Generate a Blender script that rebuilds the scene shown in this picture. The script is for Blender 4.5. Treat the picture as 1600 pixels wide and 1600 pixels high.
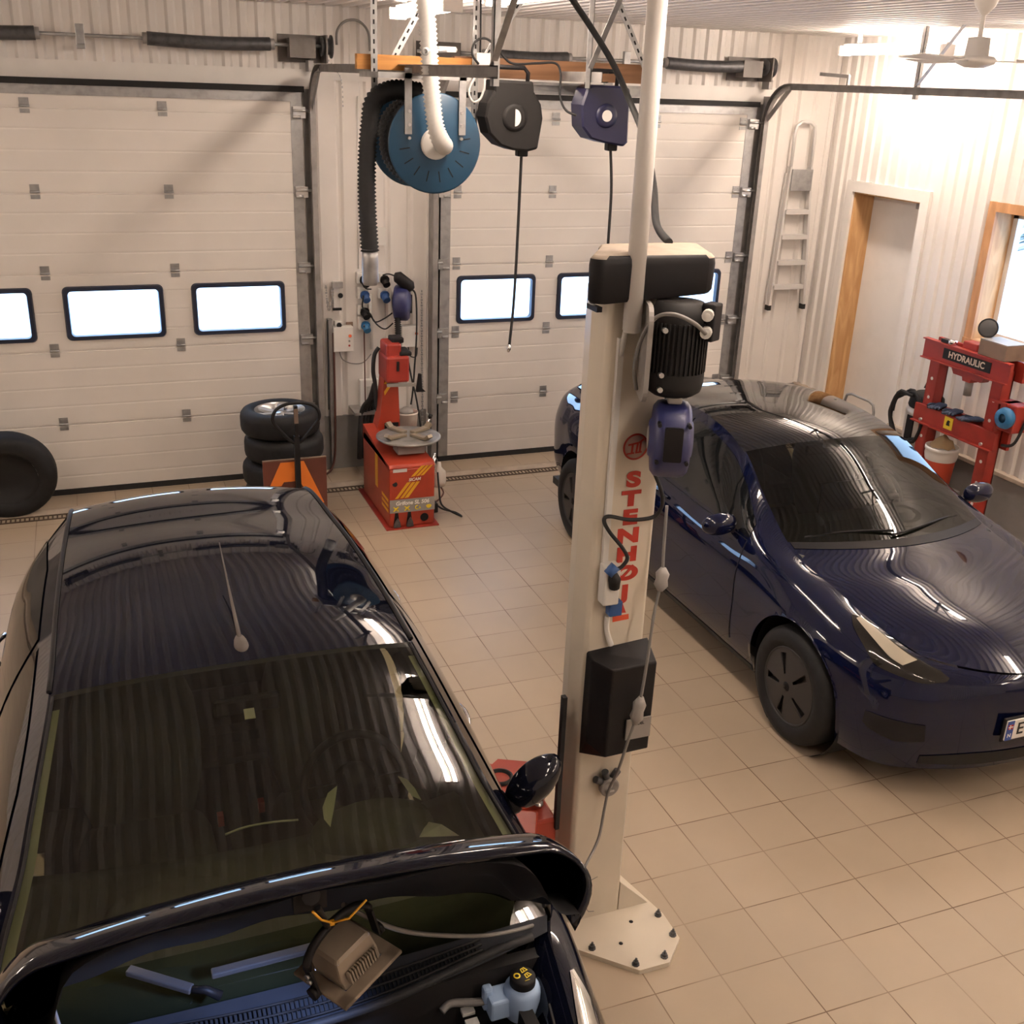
import bpy, bmesh, math, random
import numpy as np
from mathutils import Matrix, Vector

# ---------------------------------------------------------------- scene basics
for _o in list(bpy.data.objects):
    bpy.data.objects.remove(_o)
SC = bpy.context.scene
COL = SC.collection
PI = math.pi
random.seed(7)

# ---------------------------------------------------------------- camera
CAM = np.array([-2.41338, -3.98485, 3.3633])
RC = np.array([[0.9330169, -0.3579784, 0.0364813], [-0.1024809, -0.3615412, -0.9267069], [0.3449306, 0.8608945, -0.37401]])          # rows: right, down, forward
FPX = 1675.952                    # focal length for a 1600 px frame
_cd = bpy.data.cameras.new('camera')
_cd.sensor_width = 36.0
_cd.lens = FPX / 1600.0 * 36.0
_cd.clip_start = 0.05
_cam = bpy.data.objects.new('camera', _cd)
COL.objects.link(_cam)
_cam.matrix_world = Matrix((
    (RC[0][0], -RC[1][0], -RC[2][0], CAM[0]),
    (RC[0][1], -RC[1][1], -RC[2][1], CAM[1]),
    (RC[0][2], -RC[1][2], -RC[2][2], CAM[2]),
    (0, 0, 0, 1)))
SC.camera = _cam

# ---------------------------------------------------------------- world, exposure
SC.view_settings.view_transform = 'Standard'
SC.view_settings.look = 'None'
SC.view_settings.gamma = 1.0
SC.view_settings.use_curve_mapping = False
SC.view_settings.exposure = 0.5
_w = bpy.data.worlds.new('overcast_sky')
SC.world = _w
_w.use_nodes = True
_bg = _w.node_tree.nodes['Background']
_bg.inputs['Color'].default_value = (0.50, 0.72, 1.0, 1)
_bg.inputs['Strength'].default_value = 5.0
TUBE_STRENGTH = 48.0
TUBE_COLOR = (1.0, 0.84, 0.71)

# ---------------------------------------------------------------- mesh builder
class MB:
    def __init__(self):
        self.v = []; self.f = []; self.mi = []; self.sm = []; self.cur = 0
    def add(self, verts, faces, smooth=False):
        b = len(self.v)
        self.v.extend([tuple(q) for q in verts])
        for f in faces:
            self.f.append([b + i for i in f]); self.mi.append(self.cur); self.sm.append(smooth)
        return self
    def box(self, a, b):
        x0, y0, z0 = [min(a[i], b[i]) for i in range(3)]
        x1, y1, z1 = [max(a[i], b[i]) for i in range(3)]
        v = [(x0,y0,z0),(x1,y0,z0),(x1,y1,z0),(x0,y1,z0),(x0,y0,z1),(x1,y0,z1),(x1,y1,z1),(x0,y1,z1)]
        return self.add(v, [(0,3,2,1),(4,5,6,7),(0,1,5,4),(1,2,6,5),(2,3,7,6),(3,0,4,7)])
    def cbox(self, c, s, M=None):
        h = [k / 2 for k in s]
        n = MB().box((-h[0],-h[1],-h[2]), (h[0],h[1],h[2]))
        T = Matrix.Translation(Vector(c)) @ (M.to_4x4() if M else Matrix.Identity(4))
        return self.merge(n.xf(T))
    def beam(self, a, b, w, h, up=(0,0,1)):
        a = Vector(a); b = Vector(b); d = (b - a); L = d.length; d.normalize()
        u = Vector(up)
        if abs(d.dot(u)) > .98: u = Vector((1,0,0))
        s = d.cross(u).normalized(); t = s.cross(d).normalized()
        M = Matrix((s, d, t)).transposed()
        return self.cbox((a + b) / 2, (w, L, h), M)
    def xf(self, M):
        self.v = [tuple(M @ Vector(q)) for q in self.v]; return self
    def merge(self, o):
        b = len(self.v); self.v.extend(o.v)
        for f, m, s in zip(o.f, o.mi, o.sm):
            self.f.append([b + i for i in f]); self.mi.append(m if m else self.cur); self.sm.append(s)
        return self
    def tube(self, pts, r, n=8, closed=False, caps=True):
        pts = [Vector(q) for q in pts]; k = len(pts)
        rs = r if hasattr(r, '__len__') else [r] * k
        T = []
        for i in range(k):
            if closed: t = pts[(i+1) % k] - pts[i-1]
            else: t = pts[min(i+1, k-1)] - pts[max(i-1, 0)]
            T.append(t.normalized() if t.length > 1e-9 else Vector((0,0,1)))
        u = Vector((0,0,1)) if abs(T[0].z) < .9 else Vector((1,0,0))
        N = (u - T[0] * u.dot(T[0])).normalized()
        vs = []
        for i in range(k):
            N = (N - T[i] * N.dot(T[i]))
            N = N.normalized() if N.length > 1e-6 else T[i].orthogonal().normalized()
            B = T[i].cross(N)
            for j in range(n):
                a = 2 * PI * j / n
                vs.append(pts[i] + (N * math.cos(a) + B * math.sin(a)) * rs[i])
        fs = []
        for i in range(k if closed else k - 1):
            i2 = (i + 1) % k
            for j in range(n):
                j2 = (j + 1) % n
                fs.append((i*n+j, i*n+j2, i2*n+j2, i2*n+j))
        self.add(vs, fs, True)
        if caps and not closed:
            b = len(self.v) - len(vs)
            for ring, rev in ((0, True), (k-1, False)):
                idx = [b + ring*n + j for j in range(n)]
                self.f.append(idx[::-1] if rev else idx); self.mi.append(self.cur); self.sm.append(False)
        return self
    def cyl(self, a, b, r, n=20, r2=None):
        return self.tube([a, b], [r, r if r2 is None else r2], n)
    def lathe(self, prof, M=None, n=32, smooth=True, a0=0.0, a1=2*PI):
        """prof: (radius, height) pairs turned about local Z; M places it."""
        M = M or Matrix.Identity(4); full = abs(a1 - a0 - 2*PI) < 1e-6
        m = n if full else n + 1; vs = []
        for r, z in prof:
            for j in range(m):
                a = a0 + (a1 - a0) * j / n
                vs.append(M @ Vector((r*math.cos(a), r*math.sin(a), z)))
        fs = []
        for i in range(len(prof) - 1):
            for j in range(m if full else m - 1):
                j2 = (j + 1) % m
                fs.append((i*m+j, i*m+j2, (i+1)*m+j2, (i+1)*m+j))
        return self.add(vs, fs, smooth)
    def prism(self, poly, M, d, smooth=False):
        """poly in local XY, extruded along local +Z by d."""
        n = len(poly)
        v = [M @ Vector((x, y, 0)) for x, y in poly] + [M @ Vector((x, y, d)) for x, y in poly]
        self.add(v, [tuple(range(n))[::-1], tuple(range(n, 2*n))])
        self.add(v, [(i, (i+1) % n, n + (i+1) % n, n + i) for i in range(n)], smooth)
        return self
    def grid(self, P, smooth=True, keep=None, flip=False):
        P = np.asarray(P); a, b = P.shape[:2]; fs = []
        for i in range(a - 1):
            for j in range(b - 1):
                if keep is not None and not keep[i][j]: continue
                q = (i*b+j, i*b+j+1, (i+1)*b+j+1, (i+1)*b+j)
                fs.append(q[::-1] if flip else q)
        return self.add([tuple(q) for q in P.reshape(-1, 3)], fs, smooth)

def FRM(o, x, y, z=None):
    """4x4 frame with origin o, local axes x, y (z = x cross y)."""
    x = Vector(x).normalized(); y = Vector(y).normalized(); z = x.cross(y) if z is None else Vector(z)
    return Matrix(((x[0],y[0],z[0],o[0]),(x[1],y[1],z[1],o[1]),(x[2],y[2],z[2],o[2]),(0,0,0,1)))
def RZ(a): return Matrix.Rotation(a, 4, 'Z')
def RX(a): return Matrix.Rotation(a, 4, 'X')
def RY(a): return Matrix.Rotation(a, 4, 'Y')
def TR(*a): return Matrix.Translation(Vector(a if len(a) == 3 else a[0]))

def _woff(p):
    o = Vector((0, 0, 0))
    while p is not None: o += p.location; p = p.parent
    return o
def obj(name, mb, m, parent=None, base=None, bevel=0, autosm=None, solid=0, weld=False):
    """link a builder's mesh as ONE object; geometry is given in world space."""
    if parent is not None: off = _woff(parent); loc = Vector((0,0,0))
    else:
        if base is None:
            a = np.array(mb.v); base = ((a[:,0].min()+a[:,0].max())/2, (a[:,1].min()+a[:,1].max())/2, a[:,2].min())
        off = Vector(base); loc = off
    me = bpy.data.meshes.new(name)
    me.from_pydata([(q[0]-off.x, q[1]-off.y, q[2]-off.z) for q in mb.v], [], mb.f)
    for x in (m if isinstance(m, (list, tuple)) else [m]): me.materials.append(x)
    me.polygons.foreach_set('material_index', mb.mi)
    me.polygons.foreach_set('use_smooth', mb.sm)
    if weld:
        bm = bmesh.new(); bm.from_mesh(me); bmesh.ops.remove_doubles(bm, verts=bm.verts, dist=1e-5)
        bm.to_mesh(me); bm.free()
    me.update()
    o = bpy.data.objects.new(name, me); COL.objects.link(o)
    o.location = loc
    if parent is not None: o.parent = parent
    if solid:
        d = o.modifiers.new('thickness', 'SOLIDIFY'); d.thickness = solid; d.offset = 0
    if bevel:
        d = o.modifiers.new('bevel', 'BEVEL'); d.width = bevel; d.segments = 2; d.limit_method = 'ANGLE'; d.angle_limit = .6
    return o
def tag(o, label, cat, group=None, kind=None):
    o['label'] = label; o['category'] = cat
    if group: o['group'] = group
    if kind: o['kind'] = kind
    return o
def thing(name, label, cat, loc, group=None):
    o = bpy.data.objects.new(name, None); COL.objects.link(o); o.location = Vector(loc); o.empty_display_size = .1
    return tag(o, label, cat, group)
def lab(o, s): o['label'] = s; return o
def struct(name, mb, m, label, cat, **k):
    return tag(obj(name, mb, m, **k), label, cat, kind='structure')
def text_mb(body, size, M, depth=.001, bold=0, shear=0, space=1.0, align='CENTER'):
    c = bpy.data.curves.new('lettering', 'FONT'); c.body = body; c.size = size; c.extrude = depth / 2
    c.align_x = align; c.align_y = 'CENTER'; c.offset = bold; c.shear = shear; c.space_character = space
    o = bpy.data.objects.new('lettering', c); COL.objects.link(o)
    dg = bpy.context.evaluated_depsgraph_get()
    me = bpy.data.meshes.new_from_object(o.evaluated_get(dg))
    mb = MB().add([M @ v.co for v in me.vertices], [tuple(q.vertices) for q in me.polygons])
    bpy.data.objects.remove(o); bpy.data.curves.remove(c); bpy.data.meshes.remove(me)
    return mb
def spl(pts, n=8, closed=False):
    """Catmull-Rom through points."""
    P = [Vector(q) for q in pts]; k = len(P); out = []
    for i in range(k if closed else k - 1):
        if closed: a, b, c, d = P[i-1], P[i], P[(i+1) % k], P[(i+2) % k]
        else: a, b, c, d = P[max(i-1,0)], P[i], P[i+1], P[min(i+2,k-1)]
        for j in range(n):
            t = j / n
            out.append(.5*((2*b)+(c-a)*t+(2*a-5*b+4*c-d)*t*t+(3*b-a-3*c+d)*t**3))
    if not closed: out.append(P[-1])
    return out
def ribbed(pts, r, pitch, amp):
    """points and radii of a corrugated hose along pts."""
    P = [Vector(q) for q in pts]; L = [0]
    for a, b in zip(P, P[1:]): L.append(L[-1] + (b - a).length)
    n = max(2, int(L[-1] / pitch * 2)); out = []; rs = []
    for i in range(n + 1):
        s = L[-1] * i / n; k = 0
        while k < len(L) - 2 and L[k+1] < s: k += 1
        t = (s - L[k]) / max(1e-9, L[k+1] - L[k]); out.append(P[k].lerp(P[k+1], t)); rs.append(r + (amp if i % 2 else -amp))
    return out, rs
def circle(c, r, ax, ay, n=32, a0=0, a1=2*PI):
    c = Vector(c); ax = Vector(ax); ay = Vector(ay)
    return [c + ax*r*math.cos(a0+(a1-a0)*i/n) + ay*r*math.sin(a0+(a1-a0)*i/n) for i in range(n + (abs(a1-a0-2*PI) > 1e-6))]
def rrect(w, h, r, n=5):
    """rounded rectangle polygon about the origin."""
    o = []
    for cx, cy, a in ((w/2-r, h/2-r, 0), (-w/2+r, h/2-r, PI/2), (-w/2+r, -h/2+r, PI), (w/2-r, -h/2+r, 1.5*PI)):
        for i in range(n + 1):
            t = a + PI/2*i/n; o.append((cx + r*math.cos(t), cy + r*math.sin(t)))
    return o

# ---------------------------------------------------------------- materials
def _nt(name):
    m = bpy.data.materials.new(name); m.use_nodes = True
    return m, m.node_tree, m.node_tree.nodes['Principled BSDF']
def mat(name, c, rough=.5, metal=0.0, var=0.0, scale=8.0, bump=0.0, coat=0.0, spec=.5, dirt=None):
    m, nt, b = _nt(name)
    b.inputs['Base Color'].default_value = (*c, 1); b.inputs['Roughness'].default_value = rough
    b.inputs['Metallic'].default_value = metal; b.inputs['Coat Weight'].default_value = coat
    b.inputs['Coat Roughness'].default_value = .03; b.inputs['Specular IOR Level'].default_value = spec
    if var or bump or dirt:
        tc = nt.nodes.new('ShaderNodeTexCoord'); nz = nt.nodes.new('ShaderNodeTexNoise')
        nz.inputs['Scale'].default_value = scale; nz.inputs['Detail'].default_value = 5
        nt.links.new(tc.outputs['Object'], nz.inputs['Vector'])
        if var or dirt:
            mx = nt.nodes.new('ShaderNodeMix'); mx.data_type = 'RGBA'
            d = dirt or tuple(k * (1 - var) for k in c)
            mx.inputs[6].default_value = (*c, 1); mx.inputs[7].default_value = (*d, 1)
            rp = nt.nodes.new('ShaderNodeMapRange'); rp.inputs[1].default_value = .45; rp.inputs[2].default_value = .7
            rp.inputs[4].default_value = 1.0 if not dirt else max(var, .3)
            nt.links.new(nz.outputs[0], rp.inputs[0]); nt.links.new(rp.outputs[0], mx.inputs[0])
            nt.links.new(mx.outputs[2], b.inputs['Base Color'])
        if bump:
            bp = nt.nodes.new('ShaderNodeBump'); bp.inputs['Strength'].default_value = bump; bp.inputs['Distance'].default_value = .01
            nt.links.new(nz.outputs[0], bp.inputs['Height']); nt.links.new(bp.outputs[0], b.inputs['Normal'])
    return m
def emit(name, c, s):
    m, nt, b = _nt(name)
    b.inputs['Base Color'].default_value = (*c, 1); b.inputs['Emission Color'].default_value = (*c, 1)
    b.inputs['Emission Strength'].default_value = s; return m
def glass(name, tint, refl=1.5, rough=.0):
    m = bpy.data.materials.new(name); m.use_nodes = True; nt = m.node_tree; nt.nodes.clear()
    out = nt.nodes.new('ShaderNodeOutputMaterial'); mx = nt.nodes.new('ShaderNodeMixShader')
    tr = nt.nodes.new('ShaderNodeBsdfTransparent'); gl = nt.nodes.new('ShaderNodeBsdfGlossy'); lw = nt.nodes.new('ShaderNodeLayerWeight')
    tr.inputs[0].default_value = (*tint, 1); gl.inputs['Roughness'].default_value = rough; lw.inputs[0].default_value = .5
    f0 = ((refl - 1) / (refl + 1)) ** 2                 # Schlick reflectance, the same from both sides
    pw = nt.nodes.new('ShaderNodeMath'); pw.operation = 'POWER'; pw.inputs[1].default_value = 5
    mr = nt.nodes.new('ShaderNodeMapRange'); mr.inputs[3].default_value = f0; mr.inputs[4].default_value = 1
    nt.links.new(lw.outputs['Facing'], pw.inputs[0]); nt.links.new(pw.outputs[0], mr.inputs[0]); nt.links.new(mr.outputs[0], mx.inputs[0])
    nt.links.new(tr.outputs[0], mx.inputs[1]); nt.links.new(gl.outputs[0], mx.inputs[2])
    nt.links.new(mx.outputs[0], out.inputs[0]); return m
def wood(name, a, b, sc=(1,1,1)):
    m, nt, p = _nt(name); p.inputs['Roughness'].default_value = .55
    tc = nt.nodes.new('ShaderNodeTexCoord'); mp = nt.nodes.new('ShaderNodeMapping'); mp.inputs['Scale'].default_value = sc
    nz = nt.nodes.new('ShaderNodeTexNoise'); nz.inputs['Scale'].default_value = 6; nz.inputs['Detail'].default_value = 6; nz.inputs['Distortion'].default_value = 1.2
    rp = nt.nodes.new('ShaderNodeValToRGB'); rp.color_ramp.elements[0].color = (*a, 1); rp.color_ramp.elements[1].color = (*b, 1)
    rp.color_ramp.elements[0].position = .35; rp.color_ramp.elements[1].position = .65
    nt.links.new(tc.outputs['Object'], mp.inputs[0]); nt.links.new(mp.outputs[0], nz.inputs['Vector'])
    nt.links.new(nz.outputs[0], rp.inputs[0]); nt.links.new(rp.outputs[0], p.inputs['Base Color']); return m
def tile_mat():
    m, nt, p = _nt('beige_floor_tile')
    g = nt.nodes.new('ShaderNodeNewGeometry'); br = nt.nodes.new('ShaderNodeTexBrick')
    br.offset = 0.0; br.squash = 1.0
    br.inputs['Color1'].default_value = (.42, .338, .246, 1); br.inputs['Color2'].default_value = (.392, .316, .232, 1)
    br.inputs['Mortar'].default_value = (.13, .075, .04, 1)
    br.inputs['Scale'].default_value = 1.0; br.inputs['Mortar Size'].default_value = .0031; br.inputs['Mortar Smooth'].default_value = .3
    br.inputs['Brick Width'].default_value = .3; br.inputs['Row Height'].default_value = .3
    nt.links.new(g.outputs['Position'], br.inputs['Vector'])
    nz = nt.nodes.new('ShaderNodeTexNoise'); nz.inputs['Scale'].default_value = 1.1; nz.inputs['Detail'].default_value = 6
    nt.links.new(g.outputs['Position'], nz.inputs['Vector'])
    # grime comes and goes along the joints
    n2 = nt.nodes.new('ShaderNodeTexNoise'); n2.inputs['Scale'].default_value = 2.3; n2.inputs['Detail'].default_value = 2
    nt.links.new(g.outputs['Position'], n2.inputs['Vector'])
    rg = nt.nodes.new('ShaderNodeMapRange'); rg.inputs[1].default_value = .38; rg.inputs[2].default_value = .62; rg.inputs[3].default_value = .35
    nt.links.new(n2.outputs[0], rg.inputs[0])
    ml = nt.nodes.new('ShaderNodeMath'); ml.operation = 'MULTIPLY'
    nt.links.new(br.outputs['Fac'], ml.inputs[0]); nt.links.new(rg.outputs[0], ml.inputs[1])
    b2 = nt.nodes.new('ShaderNodeTexBrick'); b2.offset = 0; b2.squash = 1
    for k in ('Color1', 'Color2', 'Scale', 'Brick Width', 'Row Height'): b2.inputs[k].default_value = br.inputs[k].default_value
    b2.inputs['Mortar Size'].default_value = 0
    nt.links.new(g.outputs['Position'], b2.inputs['Vector'])
    m1 = nt.nodes.new('ShaderNodeMix'); m1.data_type = 'RGBA'; m1.inputs[7].default_value = (.13, .075, .04, 1)
    nt.links.new(ml.outputs[0], m1.inputs[0]); nt.links.new(b2.outputs['Color'], m1.inputs[6])
    m2 = nt.nodes.new('ShaderNodeMix'); m2.data_type = 'RGBA'; m2.blend_type = 'MULTIPLY'; m2.inputs[0].default_value = 1
    r2 = nt.nodes.new('ShaderNodeMapRange'); r2.inputs[1].default_value = .3; r2.inputs[2].default_value = .7; r2.inputs[3].default_value = .90; r2.inputs[4].default_value = 1.06
    nt.links.new(nz.outputs[0], r2.inputs[0]); nt.links.new(m1.outputs[2], m2.inputs[6]); nt.links.new(r2.outputs[0], m2.inputs[7])
    nt.links.new(m2.outputs[2], p.inputs['Base Color'])
    r3 = nt.nodes.new('ShaderNodeMapRange'); r3.inputs[3].default_value = .30; r3.inputs[4].default_value = .48
    nt.links.new(nz.outputs[0], r3.inputs[0]); nt.links.new(r3.outputs[0], p.inputs['Roughness'])
    bp = nt.nodes.new('ShaderNodeBump'); bp.invert = True; bp.inputs['Strength'].default_value = .4; bp.inputs['Distance'].default_value = .002
    nt.links.new(br.outputs['Fac'], bp.inputs['Height']); nt.links.new(bp.outputs[0], p.inputs['Normal'])
    return m
M = dict(
    tile=tile_mat(),
    sheet=mat('white_profiled_sheet', (.74,.70,.66), .42, var=.05, scale=3),
    ceil=mat('white_ceiling_sheet', (.88,.84,.82), .45),
    plinth=mat('grey_painted_plinth', (.23,.22,.21), .6, var=.2, scale=4),
    ledge=mat('bare_concrete_ledge', (.42,.35,.28), .8, var=.2, scale=10),
    panel=mat('cream_door_panel', (.74,.70,.65), .42, var=.06, scale=2, bump=.03),
    white=mat('white_paint', (.75,.72,.68), .4, var=.05, scale=6),
    post=mat('cream_post_paint', (.68,.61,.50), .32, var=.06, scale=5),
    pvc=mat('white_plastic', (.72,.70,.66), .35),
    galv=mat('galvanised_steel', (.42,.42,.42), .42, .75, var=.25, scale=14),
    track=mat('dull_track_steel', (.30,.285,.275), .5, .3, var=.3, scale=9),
    spring=mat('oiled_spring_steel', (.10,.10,.105), .45, .4, var=.4, scale=20),
    steel=mat('bright_steel', (.6,.6,.6), .28, .9),
    alu=mat('ladder_aluminium', (.62,.60,.58), .4, .25),
    rubber=mat('black_rubber', (.018,.018,.019), .7, var=.3, scale=20),
    tyre=mat('tyre_rubber', (.013,.013,.014), .66, spec=.3, var=.3, scale=16, bump=.05),
    black=mat('black_plastic', (.011,.010,.011), .5, spec=.25),
    blackm=mat('matt_black_plastic', (.016,.015,.015), .65, spec=.3, var=.2, scale=8),
    dusttop=mat('dust_settled_on_black', (.38,.32,.26), .9, var=.25, scale=9),
    frame=mat('dark_window_frame', (.012,.018,.04), .4),
    red=mat('red_machine_paint', (.33,.030,.018), .42, var=.25, scale=7),
    red2=mat('orange_red_machine_paint', (.37,.042,.018), .4, var=.15, scale=7),
    yellow=mat('yellow_stripe', (.72,.38,.02), .45),
    yel2=mat('bright_yellow_print', (.80,.60,.03), .5),
    redink=mat('red_lettering', (.46,.035,.02), .45),
    orangeink=mat('orange_red_stripe', (.70,.10,.04), .45),
    whiteink=mat('white_lettering', (.8,.78,.74), .5),
    blackink=mat('black_lettering', (.015,.015,.016), .5),
    pine=wood('knotty_pine', (.46,.25,.10), (.62,.38,.18), (2,2,.35)),
    pined=wood('stained_pine', (.38,.19,.08), (.52,.28,.13), (2,2,.35)),
    beam=wood('orange_beam', (.42,.17,.035), (.58,.27,.06), (.4,3,3)),
    bluereel=mat('blue_reel_paint', (.012,.055,.11), .38, var=.15, scale=6),
    bluepl=mat('blue_plastic', (.015,.02,.10), .42, dirt=(.16,.15,.19), var=.2, scale=4),
    navypl=mat('navy_plastic', (.012,.013,.05), .4),
    skyblue=mat('blue_painted_metal', (.03,.16,.34), .35),
    plug=mat('blue_plug', (.03,.09,.26), .45),
    brown=mat('brown_board', (.13,.035,.02), .55, var=.25, scale=5),
    orange=mat('orange_vinyl', (.78,.20,.02), .5),
    greyp=mat('grey_plastic', (.30,.28,.26), .5, var=.15, scale=6),
    dusty=mat('dusty_beige_casting', (.27,.215,.16), .6, dirt=(.17,.13,.095), var=.5, scale=14, bump=.05),
    card=mat('worn_brown_box', (.22,.15,.11), .8, var=.3, scale=5),
    glove=mat('blue_grey_glove', (.035,.045,.075), .8, var=.3, scale=14, bump=.15),
    aerial=mat('weathered_aerial_rubber', (.11,.092,.08), .6),
    bracket=mat('dark_spring_bracket', (.115,.10,.09), .5, .2, var=.3, scale=9),
    shadebeam=wood('beam_wood_in_shadow', (.17,.08,.035), (.25,.125,.06), (.4,3,3)),  # beam wood with the shadow on its right part put into the colour
    chrome=mat('chrome', (.75,.75,.76), .08, 1.0),
    grate=mat('drain_grate', (.09,.06,.04), .6, .3),
    grey=mat('grey_cable', (.20,.19,.18), .5),
    copper=mat('brown_cable', (.10,.035,.025), .5),
    palm=mat('pale_work_surface', (.52,.50,.46), .5),
)

# ---------------------------------------------------------------- the room
XL, XR, YF, YB, ZC = -5.2, 4.48, -7.6, 5.22, 3.88
PITCH = .133
def corr(mb, o, u, n, L, up, H, DEEP=.022, PITCH=PITCH, F=((0,0),(.40,0),(.56,1),(.86,1))):
    """trapezoid sheet: origin o, along u, ribs stand out along n, sheet runs along up."""
    o, u, n, up = Vector(o), Vector(u), Vector(n), Vector(up)
    pr = []; s = 0
    while s < L - 1e-6:
        for f, d in F:
            q = s + f * PITCH
            if q <= L: pr.append((q, d * DEEP))
        s += PITCH
    pr.append((L, 0))
    P = [[o + u*a + n*d + up*h for a, d in pr] for h in (0, H)]
    fl = u.cross(up).dot(n) < 0
    mb.grid([[tuple(q) for q in r] for r in P], smooth=False, flip=fl)
DOORS = [(-3.78, -.70), (.47, 3.53)]         # clear openings of the two overhead doors
HEAD = 3.37
PYB = 5.187
m = MB()
corr(m, (XL, YB, HEAD), (1,0,0), (0,-1,0), XR-XL, (0,0,1), ZC-HEAD)
for a, b in ((XL, DOORS[0][0]-.10), (DOORS[0][1]+.10, DOORS[1][0]-.10), (DOORS[1][1]+.08, XR)):
    corr(m, (a, YB, .50), (1,0,0), (0,-1,0), b-a, (0,0,1), HEAD-.50, .020, .20, ((0,0),(.10,0),(.20,1),(.90,1)))
for a, b in ((XL-.2, DOORS[0][0]+.07), (DOORS[0][1]-.07, DOORS[1][0]+.07), (DOORS[1][1]-.07, XR+.2)):
    m.box((a, YB+.004, 0), (b, YB+.25, 4.1))
m.box((XL-.2, YB+.004, 3.16), (XR+.2, YB+.25, 4.1))
for a in (DOORS[0][0]-.1, DOORS[0][1]-.07, DOORS[1][0]-.1, DOORS[1][1]-.07):
    m.box((a, PYB, 0), (a+.17, YB+.004, 3.3))
struct('wall_back', m, M['sheet'], 'white profiled sheet wall around the two overhead doors', 'wall')
# door 3 opening and window opening in the right wall
D3 = (3.71, 4.84, 2.50); W1 = (1.95, 3.015, 1.42, 2.59)
m = MB()
def rw(y0, y1, z0, z1): corr(m, (XR, y1, z0), (0,-1,0), (-1,0,0), y1-y0, (0,0,1), z1-z0)
rw(4.84, YB, .5, ZC); rw(3.71, 4.84, 2.59, ZC); rw(3.015, 3.71, .5, ZC); rw(W1[0], W1[1], W1[3], ZC); rw(W1[0], W1[1], .5, W1[2]); rw(YF, W1[0], .5, ZC)
for a in ((4.76, YB+.2, 0, 4.1), (3.80, 4.76, 2.50, 4.1), (2.96, 3.80, 0, 4.1), (2.00, 2.96, 2.54, 4.1), (2.00, 2.96, 0, 1.46), (YF-.2, 2.00, 0, 4.1)):
    m.box((XR+.004, a[0], a[2]), (XR+.24, a[1], a[3]))
struct('wall_right', m, M['sheet'], 'white profiled sheet wall with door, window and ladder corner', 'wall')
m = MB(); corr(m, (XL, YF, 0), (0,1,0), (1,0,0), YB-YF, (0,0,1), ZC); m.box((XL-.2, YF, 0), (XL-.004, YB, 4.1))
struct('wall_left', m, M['sheet'], 'white profiled sheet wall left of the left overhead door', 'wall')
m = MB(); corr(m, (XR, YF, 0), (-1,0,0), (0,1,0), XR-XL, (0,0,1), ZC); m.box((XL-.2, YF-.2, 0), (XR+.2, YF-.004, 4.1))
struct('wall_front', m, M['sheet'], 'white profiled sheet wall facing the overhead doors', 'wall')
m = MB(); corr(m, (XL, YF, ZC), (1,0,0), (0,0,-1), XR-XL, (0,1,0), YB-YF, .04); m.box((XL-.2, YF-.2, ZC+.004), (XR+.2, YB+.2, ZC+.2))
struct('ceiling', m, M['ceil'], 'white ribbed sheet ceiling', 'ceiling')
m = MB(); m.box((XL-.2, YF-.2, -.12), (XR+.3, YB+.25, 0))
struct('floor', m, M['tile'], 'beige square tiled workshop floor', 'floor')
# grey plinths below the sheets
m = MB(); m.box((DOORS[0][1]+.10, YB-.03, .0), (DOORS[1][0]-.10, YB, .50)); m.box((XL, YB-.03, 0), (DOORS[0][0]-.1, YB, .5)); m.box((DOORS[1][1]+.1, YB-.03, 0), (XR, YB, .5))
struct('trim_1', m, M['plinth'], 'grey painted plinth below the sheet between the doors', 'plinth', bevel=.004)
m = MB()
for a, b in ((YF, 3.71), (4.84, YB)):
    m.box((XR-.05, a, 0), (XR, b, .47)); 
struct('trim_2', m, M['plinth'], 'grey painted plinth along the right wall', 'plinth', bevel=.004)
m = MB()
for a, b in ((YF, 3.71), (4.84, YB)): m.box((XR-.07, a, .47), (XR, b, .505))
struct('trim_3', m, M['ledge'], 'pale concrete ledge on top of the right wall plinth', 'ledge', bevel=.004)
# flashing over the doors
m = MB(); m.box((XL, YB-.045, 3.23), (DOORS[0][1]+.12, YB-.012, 3.375)); m.box((DOORS[0][1]+.12, YB-.03, 3.30), (DOORS[1][0]-.12, YB-.012, 3.375)); m.box((DOORS[1][0]-.12, YB-.045, 3.23), (3.75, YB-.012, 3.375))
struct('trim_4', m, M['white'], 'plain white flashing board over the overhead doors', 'trim')
# drain channel and brown threshold strip in front of the doors
m = MB(); m.box((XL, 4.60, 0), (XR, 4.615, .006)); m.box((XL, 4.685, 0), (XR, 4.70, .006))
x = XL
while x < XR: m.box((x, 4.615, 0), (x+.012, 4.685, .005)); x += .034
struct('trim_5', m, M['grate'], 'slotted brown drain grate running along the doors', 'drain')
m = MB(); m.prism([(0,0),(.10,0),(.10,.02),(.06,.02)], FRM((XL, 4.705, 0), (0,1,0), (0,0,1)), XR-XL)
struct('trim_6', m, M['ledge'], 'raised concrete edge behind the drain grate', 'sill')

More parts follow.
